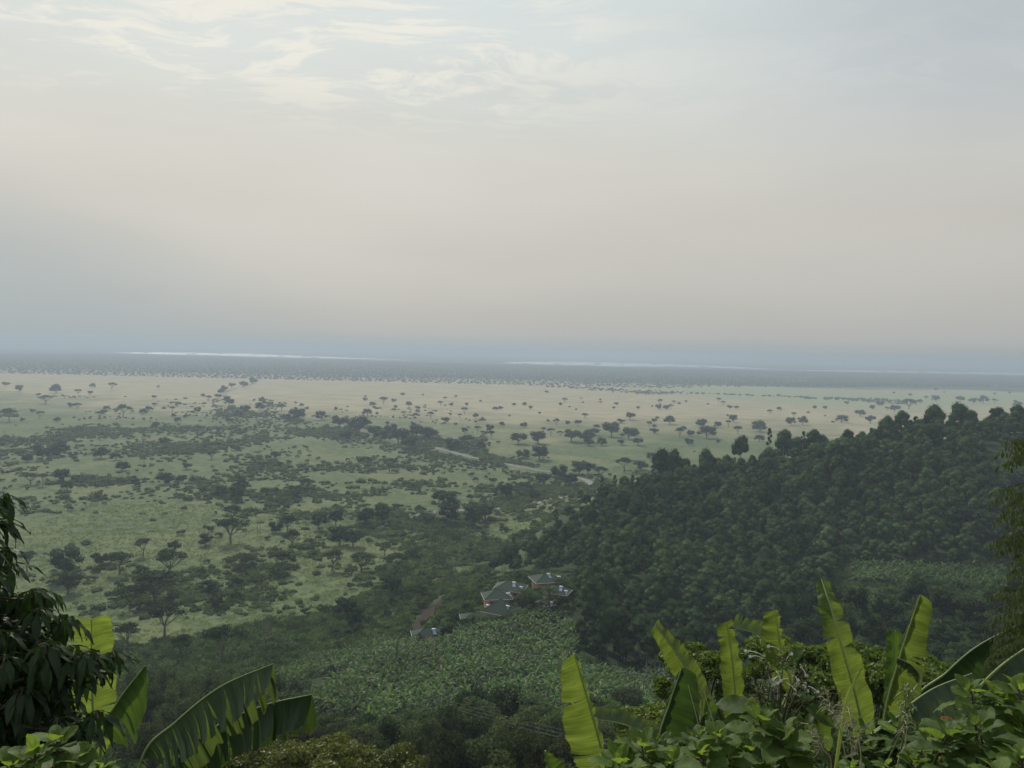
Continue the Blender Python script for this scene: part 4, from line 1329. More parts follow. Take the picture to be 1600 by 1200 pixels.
def canopy_tree(qx, top, wd, dep, mat, label, seed, n=9000, leaf=0.16, hgt_=None, lay=3, name='leafy_tree', grp=None):
    """broad tree close by, seen from above: wide layered crown on a forked trunk"""
    rng = np.random.default_rng(seed)
    c = at(qx, top, dep); g = hgt(c[0], c[1]); H = c[2] - g
    Rw = wd * dep / F / 2
    n = int(n * 1.6)
    mb = MB(); lobes = []
    branch(mb, (0, 0, -0.3), (0, 0, H * 0.5), 0.05 * Rw + 0.04, 0.03 * Rw + 0.03, 0.04, rng, 8)
    for k in range(60):
        a = k * 2.4
        if k < 34:
            r = Rw * math.sqrt((k + 0.5) / 34) * 0.86
            zt = H - 0.20 * Rw * (r / Rw) ** 2 - rng.uniform(0.0, 0.30) * Rw
        else:                                   # lower tiers round the outside
            r = Rw * rng.uniform(0.55, 0.95); zt = H - Rw * rng.uniform(0.45, 1.9)
        s = Rw * rng.uniform(0.16, 0.26)
        lobes.append((math.cos(a) * r, math.sin(a) * r, zt - s * 0.5, s, s, s * 0.62))
        if k % 2: branch(mb, (0, 0, H * 0.35), lobes[-1][:3], 0.02 * Rw + 0.02, 0.01, 0.06, rng, 5)
    e = ob(name, None, None, (c[0], c[1], g)); e.empty_display_size = 0.1
    tag(e, label, 'tree', grp)
    mb.build('trunk', M['bark'], e)
    ob('crown', crown_mesh('leafy_crown', lobes, n, leaf, M[mat], seed, 0.6, inner=0.35, up=0.5, aspect=0.45, jit=0.75), e)


CN = 'olive_leaf'
canopy_tree(380, 1168, 170, 46, CN, 'olive-yellow treetop behind the lower left banana leaves', 21, 7000, 0.24, grp='olive treetops along the bottom')
canopy_tree(500, 1162, 190, 42, CN, 'broad olive-yellow treetop at the bottom edge, right of the arching leaves', 22, 9000, 0.22, grp='olive treetops along the bottom')
canopy_tree(600, 1178, 150, 44, CN, 'lower olive-yellow treetop beside the broad one at the bottom edge', 23, 7000, 0.22, grp='olive treetops along the bottom')
canopy_tree(1090, 1012, 120, 24, 'yellow_green', 'layered yellow-green treetop left of the upright bright leaf', 24, 6500, 0.15, grp='yellow-green treetops behind the banana plants')
canopy_tree(1215, 1000, 120, 26, 'yellow_green', 'highest yellow-green treetop behind the flowering shrub', 25, 6500, 0.15, grp='yellow-green treetops behind the banana plants')
canopy_tree(1330, 1008, 170, 25, 'yellow_green', 'yellow-green treetop behind the tallest banana leaf', 26, 8500, 0.15, grp='yellow-green treetops behind the banana plants')
canopy_tree(1450, 1032, 160, 23, 'yellow_green', 'yellow-green treetop right of the tallest banana leaf', 27, 8000, 0.15, grp='yellow-green treetops behind the banana plants')
canopy_tree(1030, 1112, 150, 17, 'yellow_green', 'low yellow-green treetop behind the arching horizontal leaf', 28, 6500, 0.11, grp='yellow-green treetops behind the banana plants')


# ------------------------------------------------------------------ cottages and palms
def cottage(px, py, depth, wpx, rot, label, wallh=3.2, wallm='orange_wall', dx=1.0, lift=0.0, tanks=((0.5, 0.25),), balcony=True, pitch=0.42, gname='green-roofed cottages on the slope'):
    """px,py: foot of the walls at depth; wpx: roof width in photo pixels; rot: turn of the plan"""
    c = at(px, py, depth)
    Wd = wpx * 0.86 * depth / F / 1.28; Dp = Wd * dx
    e = ob('cottage', None, None, c, rot); e.empty_display_size = 0.1
    tag(e, label, 'cottage', gname)
    hx, hy = Wd / 2, Dp / 2
    g0 = min(hgt(c[0] + a * hx, c[1] + b * hy) for a in (-1, 1) for b in (-1, 1)) - c[2] - 0.5
    g0 = min(g0, -0.4)
    T = 0.22
    front = -hy
    # walls: front wall (facing the camera) with real openings for a door and two windows
    mb = MB()
    mb.box((0, hy - T / 2, wallh / 2), (Wd, T, wallh)); mb.box((-hx + T / 2, 0, wallh / 2), (T, Dp - 2 * T - 0.006, wallh)); mb.box((hx - T / 2, 0, wallh / 2), (T, Dp - 2 * T - 0.006, wallh))
    ops = [(-0.30 * Wd, 1.2, 0.9, 2.1), (0.02 * Wd, 1.0, 0.0, 2.1), (0.30 * Wd, 1.2, 0.9, 2.1)]
    x0 = -hx
    for ox, ow, z0, z1 in ops:
        mb.box(((x0 + ox - ow / 2) / 2, front + T / 2, wallh / 2), (ox - ow / 2 - x0, T, wallh))
        if z0 > 0: mb.box((ox, front + T / 2, z0 / 2), (ow, T, z0))
        mb.box((ox, front + T / 2, (z1 + wallh) / 2), (ow, T, wallh - z1))
        x0 = ox + ow / 2
    mb.box(((x0 + hx) / 2, front + T / 2, wallh / 2), (hx - x0, T, wallh))
    mb.build('wall', M[wallm], e)
    MB().box((0, 0, (g0 - 0.02) / 2), (Wd + 0.1, Dp + 0.1, -g0 - 0.02)).build('plinth', M['white_wall'] if wallm != 'orange_wall' else M['orange_wall'], e)
    for ox, ow, z0, z1 in ops:
        hh = z1 - z0
        if z0 > 0:
            f = MB()
            for s in (-1, 1): f.box((ox + s * (ow / 2 - 0.04), front + 0.06, z0 + hh / 2), (0.08, 0.14, hh))
            f.box((ox, front + 0.06, z0 + 0.04), (ow - 0.16, 0.13, 0.08)); f.box((ox, front + 0.06, z1 - 0.04), (ow - 0.16, 0.13, 0.08)); f.box((ox, front + 0.06, z0 + hh / 2), (0.05, 0.12, hh - 0.16))
            wn = f.build('window', M['trim'], e)
            MB().box((ox, front + 0.09, z0 + hh / 2), (ow - 0.16, 0.02, hh - 0.16)).build('pane', M['glass'], wn)
        else:
            dd = MB().box((ox, front + 0.1, z0 + hh / 2), (ow, 0.06, hh)).build('door', M['door'], e)
            MB().box((ox + 0.38, front + 0.05, 1.0), (0.04, 0.05, 0.16)).build('handle', M['trim'], dd)
    # side windows
    for sx in (-1, 1):
        f = MB(); f.box((sx * (hx + 0.02), 0, 1.5), (0.06, 1.3, 1.3)); wn = f.build('window', M['trim'], e)
        MB().box((sx * (hx + 0.055), 0, 1.5), (0.02, 1.1, 1.1)).build('pane', M['glass'], wn)
    # hipped roof with overhang
    ov = 0.14 * Wd; rx, ry = hx + ov, hy + ov; rh = pitch * Wd; rl = max(0.0, rx - ry) + 0.12 * Wd
    V = [(-rx, -ry, 0), (rx, -ry, 0), (rx, ry, 0), (-rx, ry, 0), (-rl / 2, 0, rh), (rl / 2, 0, rh)]
    mb = MB()
    top = [(v[0], v[1], v[2] + wallh + 0.12) for v in V]; bot = [(v[0], v[1], v[2] + wallh) for v in V[:4]]
    mb.add(top, [(0, 1, 5, 4), (2, 3, 4, 5)], [(1, 2, 5), (3, 0, 4)], uv=[(v[0], v[1]) for v in top])
    mb.add(bot, [(3, 2, 1, 0)])
    rf = mb.build('roof', M['roof'], e)
    fb = MB()
    fb.box((0, -ry - 0.04, wallh + 0.03), (2 * rx + 0.16, 0.08, 0.16)); fb.box((0, ry + 0.04, wallh + 0.03), (2 * rx + 0.16, 0.08, 0.16))
    fb.box((-rx - 0.04, 0, wallh + 0.03), (0.08, 2 * ry, 0.16)); fb.box((rx + 0.04, 0, wallh + 0.03), (0.08, 2 * ry, 0.16))
    fb.build('fascia', M['trim'], rf)
    rc = MB(); zt = wallh + 0.15
    for a, b in ((0, 4), (1, 5), (2, 5), (3, 4), (4, 5)):
        rc.tube([(V[a][0], V[a][1], V[a][2] + zt), (V[b][0], V[b][1], V[b][2] + zt)], 0.07, 5)
    rc.build('ridge_cap', M['roof'], rf)
    for tx, ty in tanks:
        # solar heater: horizontal tank above a sloping collector on the right roof slope
        px_, py_ = tx * rx, -ty * ry
        z_ = wallh + 0.2 + rh * (1 - max(abs(px_) / rx, abs(py_) / ry)) * 0.95
        ht = ob('water_heater', None, e, (px_, py_, z_)); ht.empty_display_size = 0.1
        tk = MB().tube([(-0.75, 0, 0.55), (-0.7, 0, 0.55), (0.7, 0, 0.55), (0.75, 0, 0.55)], [0.05, 0.30, 0.30, 0.05], 12).build('tank', M['tank'], ht, smooth=True)
        cl = MB(); cl.add([(-0.6, -0.25, 0.30), (0.6, -0.25, 0.30), (0.9, -1.9, -0.60), (-0.3, -1.9, -0.60), (-0.6, -0.25, 0.22), (0.6, -0.25, 0.22), (0.9, -1.9, -0.68), (-0.3, -1.9, -0.68)],
                          [(0, 3, 2, 1), (4, 5, 6, 7), (0, 1, 5, 4), (1, 2, 6, 5), (2, 3, 7, 6), (3, 0, 4, 7)])
        cl.build('collector', M['panel'], ht)
    if balcony:
        b = MB(); bz = 0.1
        b.box((-0.24 * Wd, front - 0.75, bz), (Wd * 0.5, 1.5, 0.16))
        bl = b.build('balcony', M['white_wall'], e)
        r_ = MB(); r_.box((-0.24 * Wd, front - 1.46, bz + 0.95), (Wd * 0.5, 0.07, 0.07))
        for k in range(9): r_.box((-0.49 * Wd + k * Wd * 0.5 / 8, front - 1.46, bz + 0.5), (0.05, 0.05, 0.84))
        r_.build('railing', M['trim'], bl)
        for sx in (-0.485, 0.0):
            MB().box((sx * Wd, front - 1.40, wallh / 2 + 0.1), (0.16, 0.16, wallh - 0.26)).build('post', M['trim'], e)
            MB().box((sx * Wd, front - 1.40, g0 / 2), (0.18, 0.18, -g0)).build('post', M['trim'], e)
    return e


cottage(668, 1003, 284, 58, R(12), 'lowest green-roofed cottage beside the brown track', 2.6, 'white_wall', 0.8, tanks=((0.35, 0.3),), balcony=True, pitch=0.30)
cottage(783, 968, 292, 58, R(-28), 'orange-walled cottage with a steep green pyramid roof, nearest the plantation', 3.4, 'orange_wall', 0.9, tanks=((0.55, 0.2), (-0.8, 0.3)), balcony=False, pitch=0.42)
cottage(776, 943, 306, 52, R(10), 'orange cottage with a balcony directly above the pyramid-roofed one', 2.9, 'orange_wall', 0.85, tanks=((0.75, 0.3),), pitch=0.28)
cottage(797, 929, 318, 56, R(-12), 'topmost left cottage, dark green roof with two solar heaters', 2.8, 'orange_wall', 0.9, tanks=((0.3, 0.2), (0.8, 0.4)), balcony=False, pitch=0.28)
cottage(853, 916, 326, 54, R(16), 'highest cottage of the cluster with a long pale eave line', 2.9, 'orange_wall', 0.9, tanks=((0.1, 0.2), (0.85, 0.2)), balcony=False, pitch=0.24)
cottage(872, 935, 312, 44, R(-20), 'cottage half hidden behind the right palm, tanks on its roof', 2.8, 'orange_wall', 0.9, tanks=((0.3, 0.2), (0.8, 0.5)), balcony=False, pitch=0.30)
cottage(849, 956, 298, 30, R(-8), 'small orange cottage end with dark windows under the right palm', 3.0, 'orange_wall', 0.9, tanks=((0.9, 0.2),), balcony=False, pitch=0.30)
cottage(742, 978, 294, 54, R(8), 'dark-roofed cottage on tall posts behind the left palm', 3.0, 'white_wall', 0.8, tanks=((0.8, 0.1),), balcony=True, pitch=0.22)
for (qx, top, bot, dep, k, lab) in ((741, 962, 990, 286, 0, 'leftmost spreading palm in front of the dark-roofed cottage'), (858, 918, 950, 296, 1, 'rightmost big palm before the upper cottages'),
                                    (820, 922, 950, 300, 0, 'middle palm between the orange cottages and the upper roofs'), (880, 905, 935, 322, 1, 'small palm beside the highest cottage'),
                                    (812, 958, 976, 286, 1, 'low palm right of the pyramid roof')):
    b = at(qx, bot, dep); g = hgt(b[0], b[1]); t_ = at(qx, top, dep); s_ = (t_[2] - g) / 7.4
    s2 = 38 * dep / F / 7.0
    place('palm_tree', (('trunk', PAL[k][0]), ('crown', PAL[k][1])), (b[0], b[1], g), qx, (s2, s2, max(s_, 0.4)), lab, 'palm', 'palms among the cottages')
rnv = random.Random(4)
for k, (qx, bot, dep) in enumerate(sorted([(655, 1016, 276), (698, 1010, 280), (752, 1004, 284), (822, 984, 288), (842, 976, 290), (868, 968, 292), (884, 958, 296), (812, 950, 304), (765, 955, 310), (725, 985, 300), (838, 915, 334), (866, 905, 340), (785, 915, 338), (812, 912, 340), (895, 935, 312), (878, 948, 302),
                                    (705, 1000, 292), (722, 1002, 284), (690, 996, 300), (640, 1010, 290), (625, 1000, 296), (815, 975, 296), (830, 965, 302), (800, 940, 318), (840, 935, 318), (870, 950, 300), (890, 945, 302),
                                    (895, 925, 320), (905, 915, 330), (760, 930, 322), (748, 945, 312), (730, 960, 306), (715, 975, 300), (830, 905, 340), (800, 905, 345), (850, 890, 350), (880, 890, 352), (770, 905, 345), (745, 915, 335), (900, 900, 345)])):
    b = at(qx, bot, dep); g = hgt(b[0], b[1]); pr = rnv.choice(RND); s_ = rnv.uniform(0.42, 0.78) * (0.72 if qx > 740 and bot > 965 else 1)
    place('garden_tree', (('trunk', pr[0]), ('crown', pr[1])), (b[0], b[1], g - 0.3), qx, (s_, s_, s_ * 0.85), f'dark garden tree among the cottages, {ordinal(k + 1)} from left', 'tree', 'garden trees among the cottages')

# ------------------------------------------------------------------ power line
def pole(px, py, depth, h, twin, label):
    c = at(px, py, depth); g = hgt(c[0], c[1])
    e = ob('utility_pole', None, None, (c[0], c[1], g)); e.empty_display_size = 0.1
    tag(e, label, 'utility pole', 'poles of the power line over the plain')
    for s in ((-0.9, 0.9) if twin else (0,)):
        MB().tube([(s, 0, -0.8), (s, 0, h * 0.5), (s, 0, h)], [0.17, 0.14, 0.11], 8).build('pole', M['pole'], e)
    ca = MB().box((0, 0.2, h - 0.5), (3.4, 0.14, 0.14)).build('crossarm', M['pole'], e)
    for s in (-1.6, 0.35, 1.6):
        MB().tube([(s, 0.2, h - 0.43), (s, 0.2, h - 0.3), (s, 0.2, h - 0.15)], [0.05, 0.09, 0.04], 8).build('insulator', M['insulator'], ca)
    return [np.array([c[0] + s, c[1] + 0.2, g + h - 0.15]) for s in (-1.6, 0.35, 1.6)]


PL = [pole(560, 1200, 84, 9, False, 'nearest power pole, hidden low behind the treetops')] if False else []
near_end = [np.array(at(940 + 14 * k, 1168, 100)) + np.array([0, 0, 0.3 * k]) for k in range(3)]
PL = [near_end,
      pole(416, 1040, 300, 9.0, True, 'twin-post power pole above the arching banana leaf tip'),
      pole(404, 855, 540, 11, True, 'second power pole out on the green plain'),
      pole(400, 778, 800, 11, True, 'third power pole beside a bush patch on the plain'),
      pole(396, 720, 1100, 11, False, 'fourth power pole, thin and far out'),
      pole(392, 680, 1500, 12, False, 'fifth power pole at the start of the straw plain')]
for (qx, qy, dp, lab) in ((142, 785, 775, 'single thin pole on the left green plain'), (225, 735, 980, 'thin pole left of centre among bush streaks'), (278, 690, 1380, 'faint pole on the left beyond the bushes'),
                          (313, 655, 1800, 'faint pole on the straw plain left of the road'), (340, 648, 2000, 'faintest pole next to the road trees'), (330, 722, 1050, 'thin pole near the rounded bush, left of the twin line')):
    p_ = hit(qx, qy, 100)
    dd_ = (p_ - cam_pos) @ f0
    pole(qx, qy, dd_, 13, False, lab)
k_ = 0
for a, b in zip(PL[:-1], PL[1:]):
    for i in range(3):
        t = np.linspace(0, 1, 25)[:, None]
        P = a[i] + (b[i] - a[i]) * t; L_ = np.linalg.norm(b[i] - a[i])
        P[:, 2] -= (4 * 0.018 * L_ * (t * (1 - t)))[:, 0] * 0.9
        k_ += 1
        o = MB().tube(P, 0.010, 4, cap=False).build('power_cable', M['wire'])
        tag(o, f"{['left', 'middle', 'right'][i]} cable of the power line, {ordinal((k_ - 1) // 3 + 1)} span from the camera", 'cable', 'cables of the power line')

# ------------------------------------------------------------------ plants close to the viewpoint
def blade_mat(name, c1, c2, tr, trans=0.5, vein=70.0, edge=(0.12, 0.09, 0.03), rough=0.42, spec=0.35, diag=0.0):
    """big leaf: cross veins from the UV map (u along the midrib in metres, v 0..1 out to the margin)"""
    m, t = new_mat(name)
    uv = t.node('ShaderNodeTexCoord').outputs['UV']
    s = t.node('ShaderNodeSeparateXYZ'); t.l.new(uv, s.inputs[0]); u, v, _ = s.outputs
    g = t.node('ShaderNodeNewGeometry')
    if diag:
        cb = t.node('ShaderNodeCombineXYZ'); t.l.new(t.math('SUBTRACT', u, t.math('MULTIPLY', v, diag)), cb.inputs[0]); t.l.new(t.math('MULTIPLY', v, 0.3), cb.inputs[1])
        uv = cb.outputs[0]
    st = t.noise(t.mapping(uv, (vein, 0.6, 1)), 1.0, 3, 0.6)
    st2 = t.noise(t.mapping(uv, (vein * 0.16, 0.9, 1)), 1.0, 4, 0.6)
    pat = t.noise(g.outputs['Position'], 3.0, 4)
    f = t.math('ADD', t.math('MULTIPLY', st, 0.5), t.math('MULTIPLY', st2, 0.5))
    f = t.ramp(f, 0.36, 0.64)
    oi = t.node('ShaderNodeObjectInfo')
    k = t.ramp(oi.outputs['Random'], 0, 1, 0.82, 1.12, smooth=False)
    c = t.mix(1.0, t.mix(f, c1, c2), k, 'MULTIPLY')
    c = t.mix(t.ramp(pat, 0.35, 0.75, 0, 0.35), c, tuple(x * 0.55 for x in c1))
    e = t.math('MULTIPLY', t.ramp(t.math('ADD', v, t.math('MULTIPLY', t.math('SUBTRACT', pat, 0.5), 0.10)), 0.965, 1.0), 0.8)
    c = t.mix(e, c, edge)
    tc_ = t.mix(f, tuple(x * 0.62 for x in tr), tuple(min(1, x * 1.25) for x in tr))
    tc_ = t.mix(1.0, tc_, k, 'MULTIPLY')
    tc_ = t.mix(t.ramp(pat, 0.3, 0.8, 0, 0.3), tc_, tuple(x * 0.6 for x in tr))
    tc_ = t.mix(e, tc_, edge)
    p = t.node('ShaderNodeBsdfPrincipled'); t.l.new(c, p.inputs['Base Color'])
    p.inputs['Roughness'].default_value = rough; p.inputs['Specular IOR Level'].default_value = spec
    nb = bump(t, t.math('ADD', st, st2), 0.35, 0.004)
    t.l.new(nb, p.inputs['Normal'])
    tr_ = t.node('ShaderNodeBsdfTranslucent'); t.l.new(tc_, tr_.inputs[0]); t.l.new(nb, tr_.inputs[1])
    mx = t.node('ShaderNodeMixShader'); mx.inputs[0].default_value = trans
    t.l.new(p.outputs[0], mx.inputs[1]); t.l.new(tr_.outputs[0], mx.inputs[2])
    fin(t, mx.outputs[0])
    return m


M['banana_bright'] = blade_mat('banana_leaf_bright', (0.045, 0.090, 0.014), (0.075, 0.135, 0.022), (0.165, 0.225, 0.032), 0.55)
M['banana_green'] = blade_mat('banana_leaf_green', (0.034, 0.075, 0.016), (0.060, 0.115, 0.026), (0.085, 0.145, 0.015), 0.45)
M['banana_dark'] = blade_mat('banana_leaf_dark', (0.022, 0.052, 0.016), (0.046, 0.085, 0.028), (0.07, 0.13, 0.02), 0.34, rough=0.42, spec=0.3)
M['banana_grey'] = blade_mat('banana_leaf_grey_green', (0.055, 0.085, 0.050), (0.11, 0.15, 0.085), (0.13, 0.19, 0.03), 0.34, rough=0.45, spec=0.3)
M['banana_dead'] = blade_mat('dead_banana_leaf', (0.16, 0.08, 0.03), (0.32, 0.18, 0.06), (0.36, 0.18, 0.04), 0.4, rough=0.8, spec=0.1)
M['midrib'] = plain_mat('pale_midrib', (0.20, 0.25, 0.10), 0.5, 0.15, 8)
M['broad'] = blade_mat('broad_shrub_leaf', (0.070, 0.120, 0.026), (0.140, 0.205, 0.045), (0.26, 0.38, 0.045), 0.5, vein=60, diag=0.05, edge=(0.26, 0.32, 0.10), rough=0.6, spec=0.18)  # yellow-green edge colour paints in light along the leaf margins
M['broad_dark'] = blade_mat('dark_broad_leaf', (0.042, 0.076, 0.018), (0.080, 0.125, 0.030), (0.18, 0.27, 0.035), 0.45, vein=60, diag=0.05, edge=(0.06, 0.09, 0.03), rough=0.55, spec=0.18)
M['pseudostem'] = plain_mat('banana_pseudostem', (0.12, 0.15, 0.05), 0.6, 0.4, 6, (0.20, 0.15, 0.08))


def catmull(P, n_):
    P = np.asarray(P, float)
    Q = np.concatenate([[2 * P[0] - P[1]], P, [2 * P[-1] - P[-2]]])
    seg = len(P) - 1
    out = []
    for t in np.linspace(0, seg, n_):
        i = min(int(t), seg - 1); f = t - i
        a, b, c, d = Q[i:i + 4]
        out.append(0.5 * ((2 * b) + (c - a) * f + (2 * a - 5 * b + 4 * c - d) * f * f + (3 * b - a - 3 * c + d) * f ** 3))
    return np.array(out)


def unit(v):
    return v / (np.linalg.norm(v, axis=-1, keepdims=True) + 1e-12)


def banana_leaf(parent, mid, wl, wr, fl, fr, mat='banana_green', s0=0.12, tip='cut', slant=0.0, tears=(0, 0), droop=(0.0, 0.0), ripple=0.012, seed=0, root=None, label=None, rib=0.016, gap=0.05, taper=0.15):
    """mid: (photo x, photo y, depth) along the midrib from petiole to tip; wl, wr: half widths in photo pixels; fl, fr: how far each half
    is folded away from facing the viewpoint, degrees"""
    rng = np.random.default_rng(seed)
    P0 = [at(*m) for m in mid]
    if root is not None:
        P0 = [np.array(root, float)] + P0
        extra = 1
    else:
        extra = 0
    N = 76
    P = catmull(P0, N)
    seg = len(P0) - 1
    sN = np.linspace(0, 1, N)
    # fraction where the blade begins
    if extra: s0 = 1.0 / seg + s0 * (1 - 1.0 / seg)
    T = unit(np.gradient(P, axis=0)); Vd = unit(P - cam_pos)
    SL = unit(np.cross(T, Vd)); Vp = unit(np.cross(SL, T)); Vp *= np.sign((Vp * Vd).sum(1))[:, None]
    dep = (P @ f0) - cam_pos @ f0
    L = np.concatenate([[0], np.cumsum(np.linalg.norm(np.diff(P, axis=0), axis=1))])
    idx = np.where(sN >= s0)[0]
    q = (sN[idx] - s0) / (1 - s0)
    base = np.clip(q / 0.16, 0, 1) ** 0.6
    if tip == 'cut':
        tp = np.where(q > 0.965, 0.93, 1.0) * (1 - taper * np.clip((q - 0.45) / 0.55, 0, 1) ** 1.2)
    elif tip == 'round':
        tp = np.sqrt(np.clip(1 - (np.clip((q - 0.62) / 0.38, 0, 1)) ** 2.2, 0, 1)) * 0.98 + 0.02
    else:
        tp = np.clip((1 - q) / 0.55, 0.0, 1) ** 0.8
    mb = MB(); K = 7
    for side, wpx, fold, nt, dr in ((1, wl, fl, tears[0], droop[0]), (-1, wr, fr, tears[1], droop[1])):
        if wpx <= 0: continue
        fa = R(fold)
        S = SL[idx] * side * math.cos(fa) + Vp[idx] * math.sin(fa)
        Nn = unit(np.cross(T[idx], S))
        W_ = wpx * dep[idx] / F * base * tp
        W_ = W_ * (1 + 0.035 * np.sin(q * 17 + seed) + 0.025 * np.sin(q * 41 + 2 * seed) + rng.normal(0, 0.008, len(q)))
        cuts = [0] + sorted(rng.choice(np.arange(4, len(idx) - 3), nt, replace=False).tolist()) + [len(idx) - 1] if nt else [0, len(idx) - 1]
        ph = rng.uniform(0, 6)
        for a, b in zip(cuts[:-1], cuts[1:]):
            if b - a < 1: continue
            m = b - a + 1; sh = rng.normal(0, gap) if nt else 0; sw = rng.normal(0, 0.45 if nt > 5 else 0.14) if nt else 0
            cut_len = rng.uniform(0.88, 1.06) if nt else 1.0
            narrow = 0.10 if nt else 0.0
            V = np.zeros((m, K, 3)); UV = np.zeros((m, K, 2))
            ii = np.arange(a, b + 1); c = (a + b) / 2
            for j in range(K):
                v = j / (K - 1)
                w_ = W_[ii] * v * cut_len
                along = -((ii - c) / max(1, (m - 1)))[:, None] * T[idx][ii] * (narrow * v ** 2 * np.linalg.norm(P[idx][b] - P[idx][a]))
                al2 = T[idx][ii] * (sh * v ** 1.5 + slant * v * (sN[idx][ii][:, None] ** 6) * (1 if side > 0 else 1)) * W_[ii][:, None] / 1.0
                rp = ripple * np.sin(q[ii] * 34 + ph + v) * v + ripple * 0.6 * np.sin(q[ii] * 71 + 2 * ph) * v ** 2
                curl = (0.18 * np.sin(math.pi * v) - sw * v ** 1.6 * 0.35) * W_[ii]
                pos = P[idx][ii] + S[ii] * w_[:, None] + Nn[ii] * (rp + curl * 0.5)[:, None] + along + al2
                pos[:, 2] -= dr * v ** 1.8 * W_[ii]
                V[:, j] = pos; UV[:, j, 0] = L[idx][ii]; UV[:, j, 1] = v
            g = np.arange(m * K).reshape(m, K)
            Q = np.stack([g[:-1, :-1], g[1:, :-1], g[1:, 1:], g[:-1, 1:]], -1).reshape(-1, 4)
            mb.add(V.reshape(-1, 3), Q, uv=UV.reshape(-1, 2))
    lf = mb.build('leaf', M[mat], parent, smooth=True)
    if label: lf['label'] = label
    rr = np.interp(sN, [0, s0, 1], [rib * 1.5, rib, rib * 0.35])
    r_ = MB().tube(P, rr, 7).build('midrib', M['midrib'], lf, smooth=True)
    return lf


def banana_plant(px, depth, label, topy=1260):
    c = at(px, topy, depth)
    g = hgt(c[0], c[1])
    e = ob('banana_plant', None, None, (0, 0, 0)); e.empty_display_size = 0.1
    tag(e, label, 'banana plant', 'banana plants close to the viewpoint')
    h = c[2] - g
    MB().tube([(c[0], c[1], g - 0.2), (c[0] + 0.02, c[1], g + h * 0.5), (c[0], c[1], g + h)], [0.15, 0.12, 0.07], 10).build('pseudostem', M['pseudostem'], e, smooth=True)
    return e, c


# left group
e, c = banana_plant(150, 10.6, 'banana plant behind the dark tree with one broad bright upright leaf', 1290)
banana_leaf(e, [(150, 1190, 10.5), (144, 1090, 10.4), (143, 1030, 10.3), (143, 967, 10.2)], 40, 37, 20, 22, 'banana_bright', 0.0, 'cut', 0.06, (2, 3), seed=1, gap=0.015, taper=0.12, root=c, label='broad bright yellow-green upright leaf')
banana_leaf(e, [(160, 1150, 9.8), (185, 1095, 9.7), (227, 1040, 9.6)], 14, 46, 150, -25, 'banana_green', 0.0, 'round', 0, (0, 3), (0, 0.5), seed=2, root=c, label='folded leaf hanging to the right')
e, c = banana_plant(196, 6.8, 'banana plant at lower left with two long arching torn leaves', 1330)
banana_leaf(e, [(222, 1185, 6.7), (275, 1128, 6.6), (345, 1073, 6.5), (427, 1037, 6.4)], 62, 50, 152, -20, 'banana_grey', 0.0, 'round', 0, (14, 27), (0.5, 0.25), seed=3, gap=0.09, root=c, label='long grey-green arching leaf torn into strips', rib=0.012)
banana_leaf(e, [(262, 1205, 7.2), (330, 1140, 7.1), (410, 1103, 7.0), (487, 1085, 6.9)], 46, 50, 155, -15, 'banana_dark', 0.0, 'cut', -0.2, (14, 15), (0.5, 0.2), seed=4, gap=0.08, root=c, label='lower dark arching leaf with torn margin', rib=0.012)
# right group, plant 1
e, c = banana_plant(950, 8.2, 'leftmost banana plant of the right group, one tall green leaf', 1300)
banana_leaf(e, [(950, 1220, 8.1), (938, 1165, 8.05), (917, 1090, 8.0), (897, 1021, 7.9)], 50, 18, 10, 68, 'banana_bright', 0.0, 'cut', -0.35, (2, 3), seed=5, gap=0.015, taper=0.55, root=c, label='tall green leaf leaning left', rib=0.013)
banana_leaf(e, [(900, 1250, 7.0), (866, 1215, 6.9), (852, 1173, 6.8)], 12, 26, 50, 30, 'banana_green', 0.2, 'taper', 0, (0, 0), seed=6, root=c, label='small pointed leaf tip at the bottom edge')
e, c = banana_plant(1040, 8.8, 'banana plant with a crossing dark leaf and a low arching leaf', 1270)
banana_leaf(e, [(1030, 1168, 8.8), (985, 1136, 8.9), (935, 1125, 9.0), (884, 1127, 9.1)], 28, 30, 160, -10, 'banana_grey', 0.0, 'round', 0, (3, 5), (0.2, 0.35), seed=7, root=c, label='low horizontal grey-green leaf arching left', rib=0.012)
banana_leaf(e, [(1029, 1165, 8.5), (1046, 1100, 8.45), (1066, 1042, 8.4)], 14, 50, 70, 5, 'banana_dark', 0.0, 'cut', -0.1, (0, 0), seed=8, taper=0.5, root=c, label='dark leaf with a pale straight midrib', rib=0.012)
banana_leaf(e, [(1095, 1120, 9.2), (1086, 1070, 9.2), (1055, 1018, 9.15), (1024, 977, 9.1)], 26, 34, 6, 58, 'banana_bright', 0.0, 'cut', 0.1, (2, 3), seed=9, gap=0.015, taper=0.5, root=c, label='bright leaf leaning left, dark on one half', rib=0.013)
banana_leaf(e, [(1106, 1130, 9.5), (1096, 1100, 9.5), (1084, 1058, 9.5)], 16, 16, 10, 25, 'banana_green', 0.0, 'round', 0, (0, 0), seed=10, root=c)
e, c = banana_plant(1150, 8.4, 'banana plant with three short upright bright leaves', 1250)
banana_leaf(e, [(1156, 1150, 8.3), (1150, 1095, 8.2), (1144, 1030, 8.15), (1135, 973, 8.1)], 22, 22, 10, 55, 'banana_bright', 0.0, 'cut', 0.0, (2, 3), seed=11, gap=0.015, taper=0.25, root=c, label='bright upright leaf, leftmost of its three', rib=0.011)
banana_leaf(e, [(1240, 1055, 8.9), (1212, 1005, 8.9), (1180, 990, 8.9), (1146, 980, 8.9)], 16, 30, 120, 0, 'banana_grey', 0.35, 'cut', 0.0, (0, 2), (0, 0.2), seed=12, root=c, label='short grey-green leaf tipped sideways', rib=0.009)
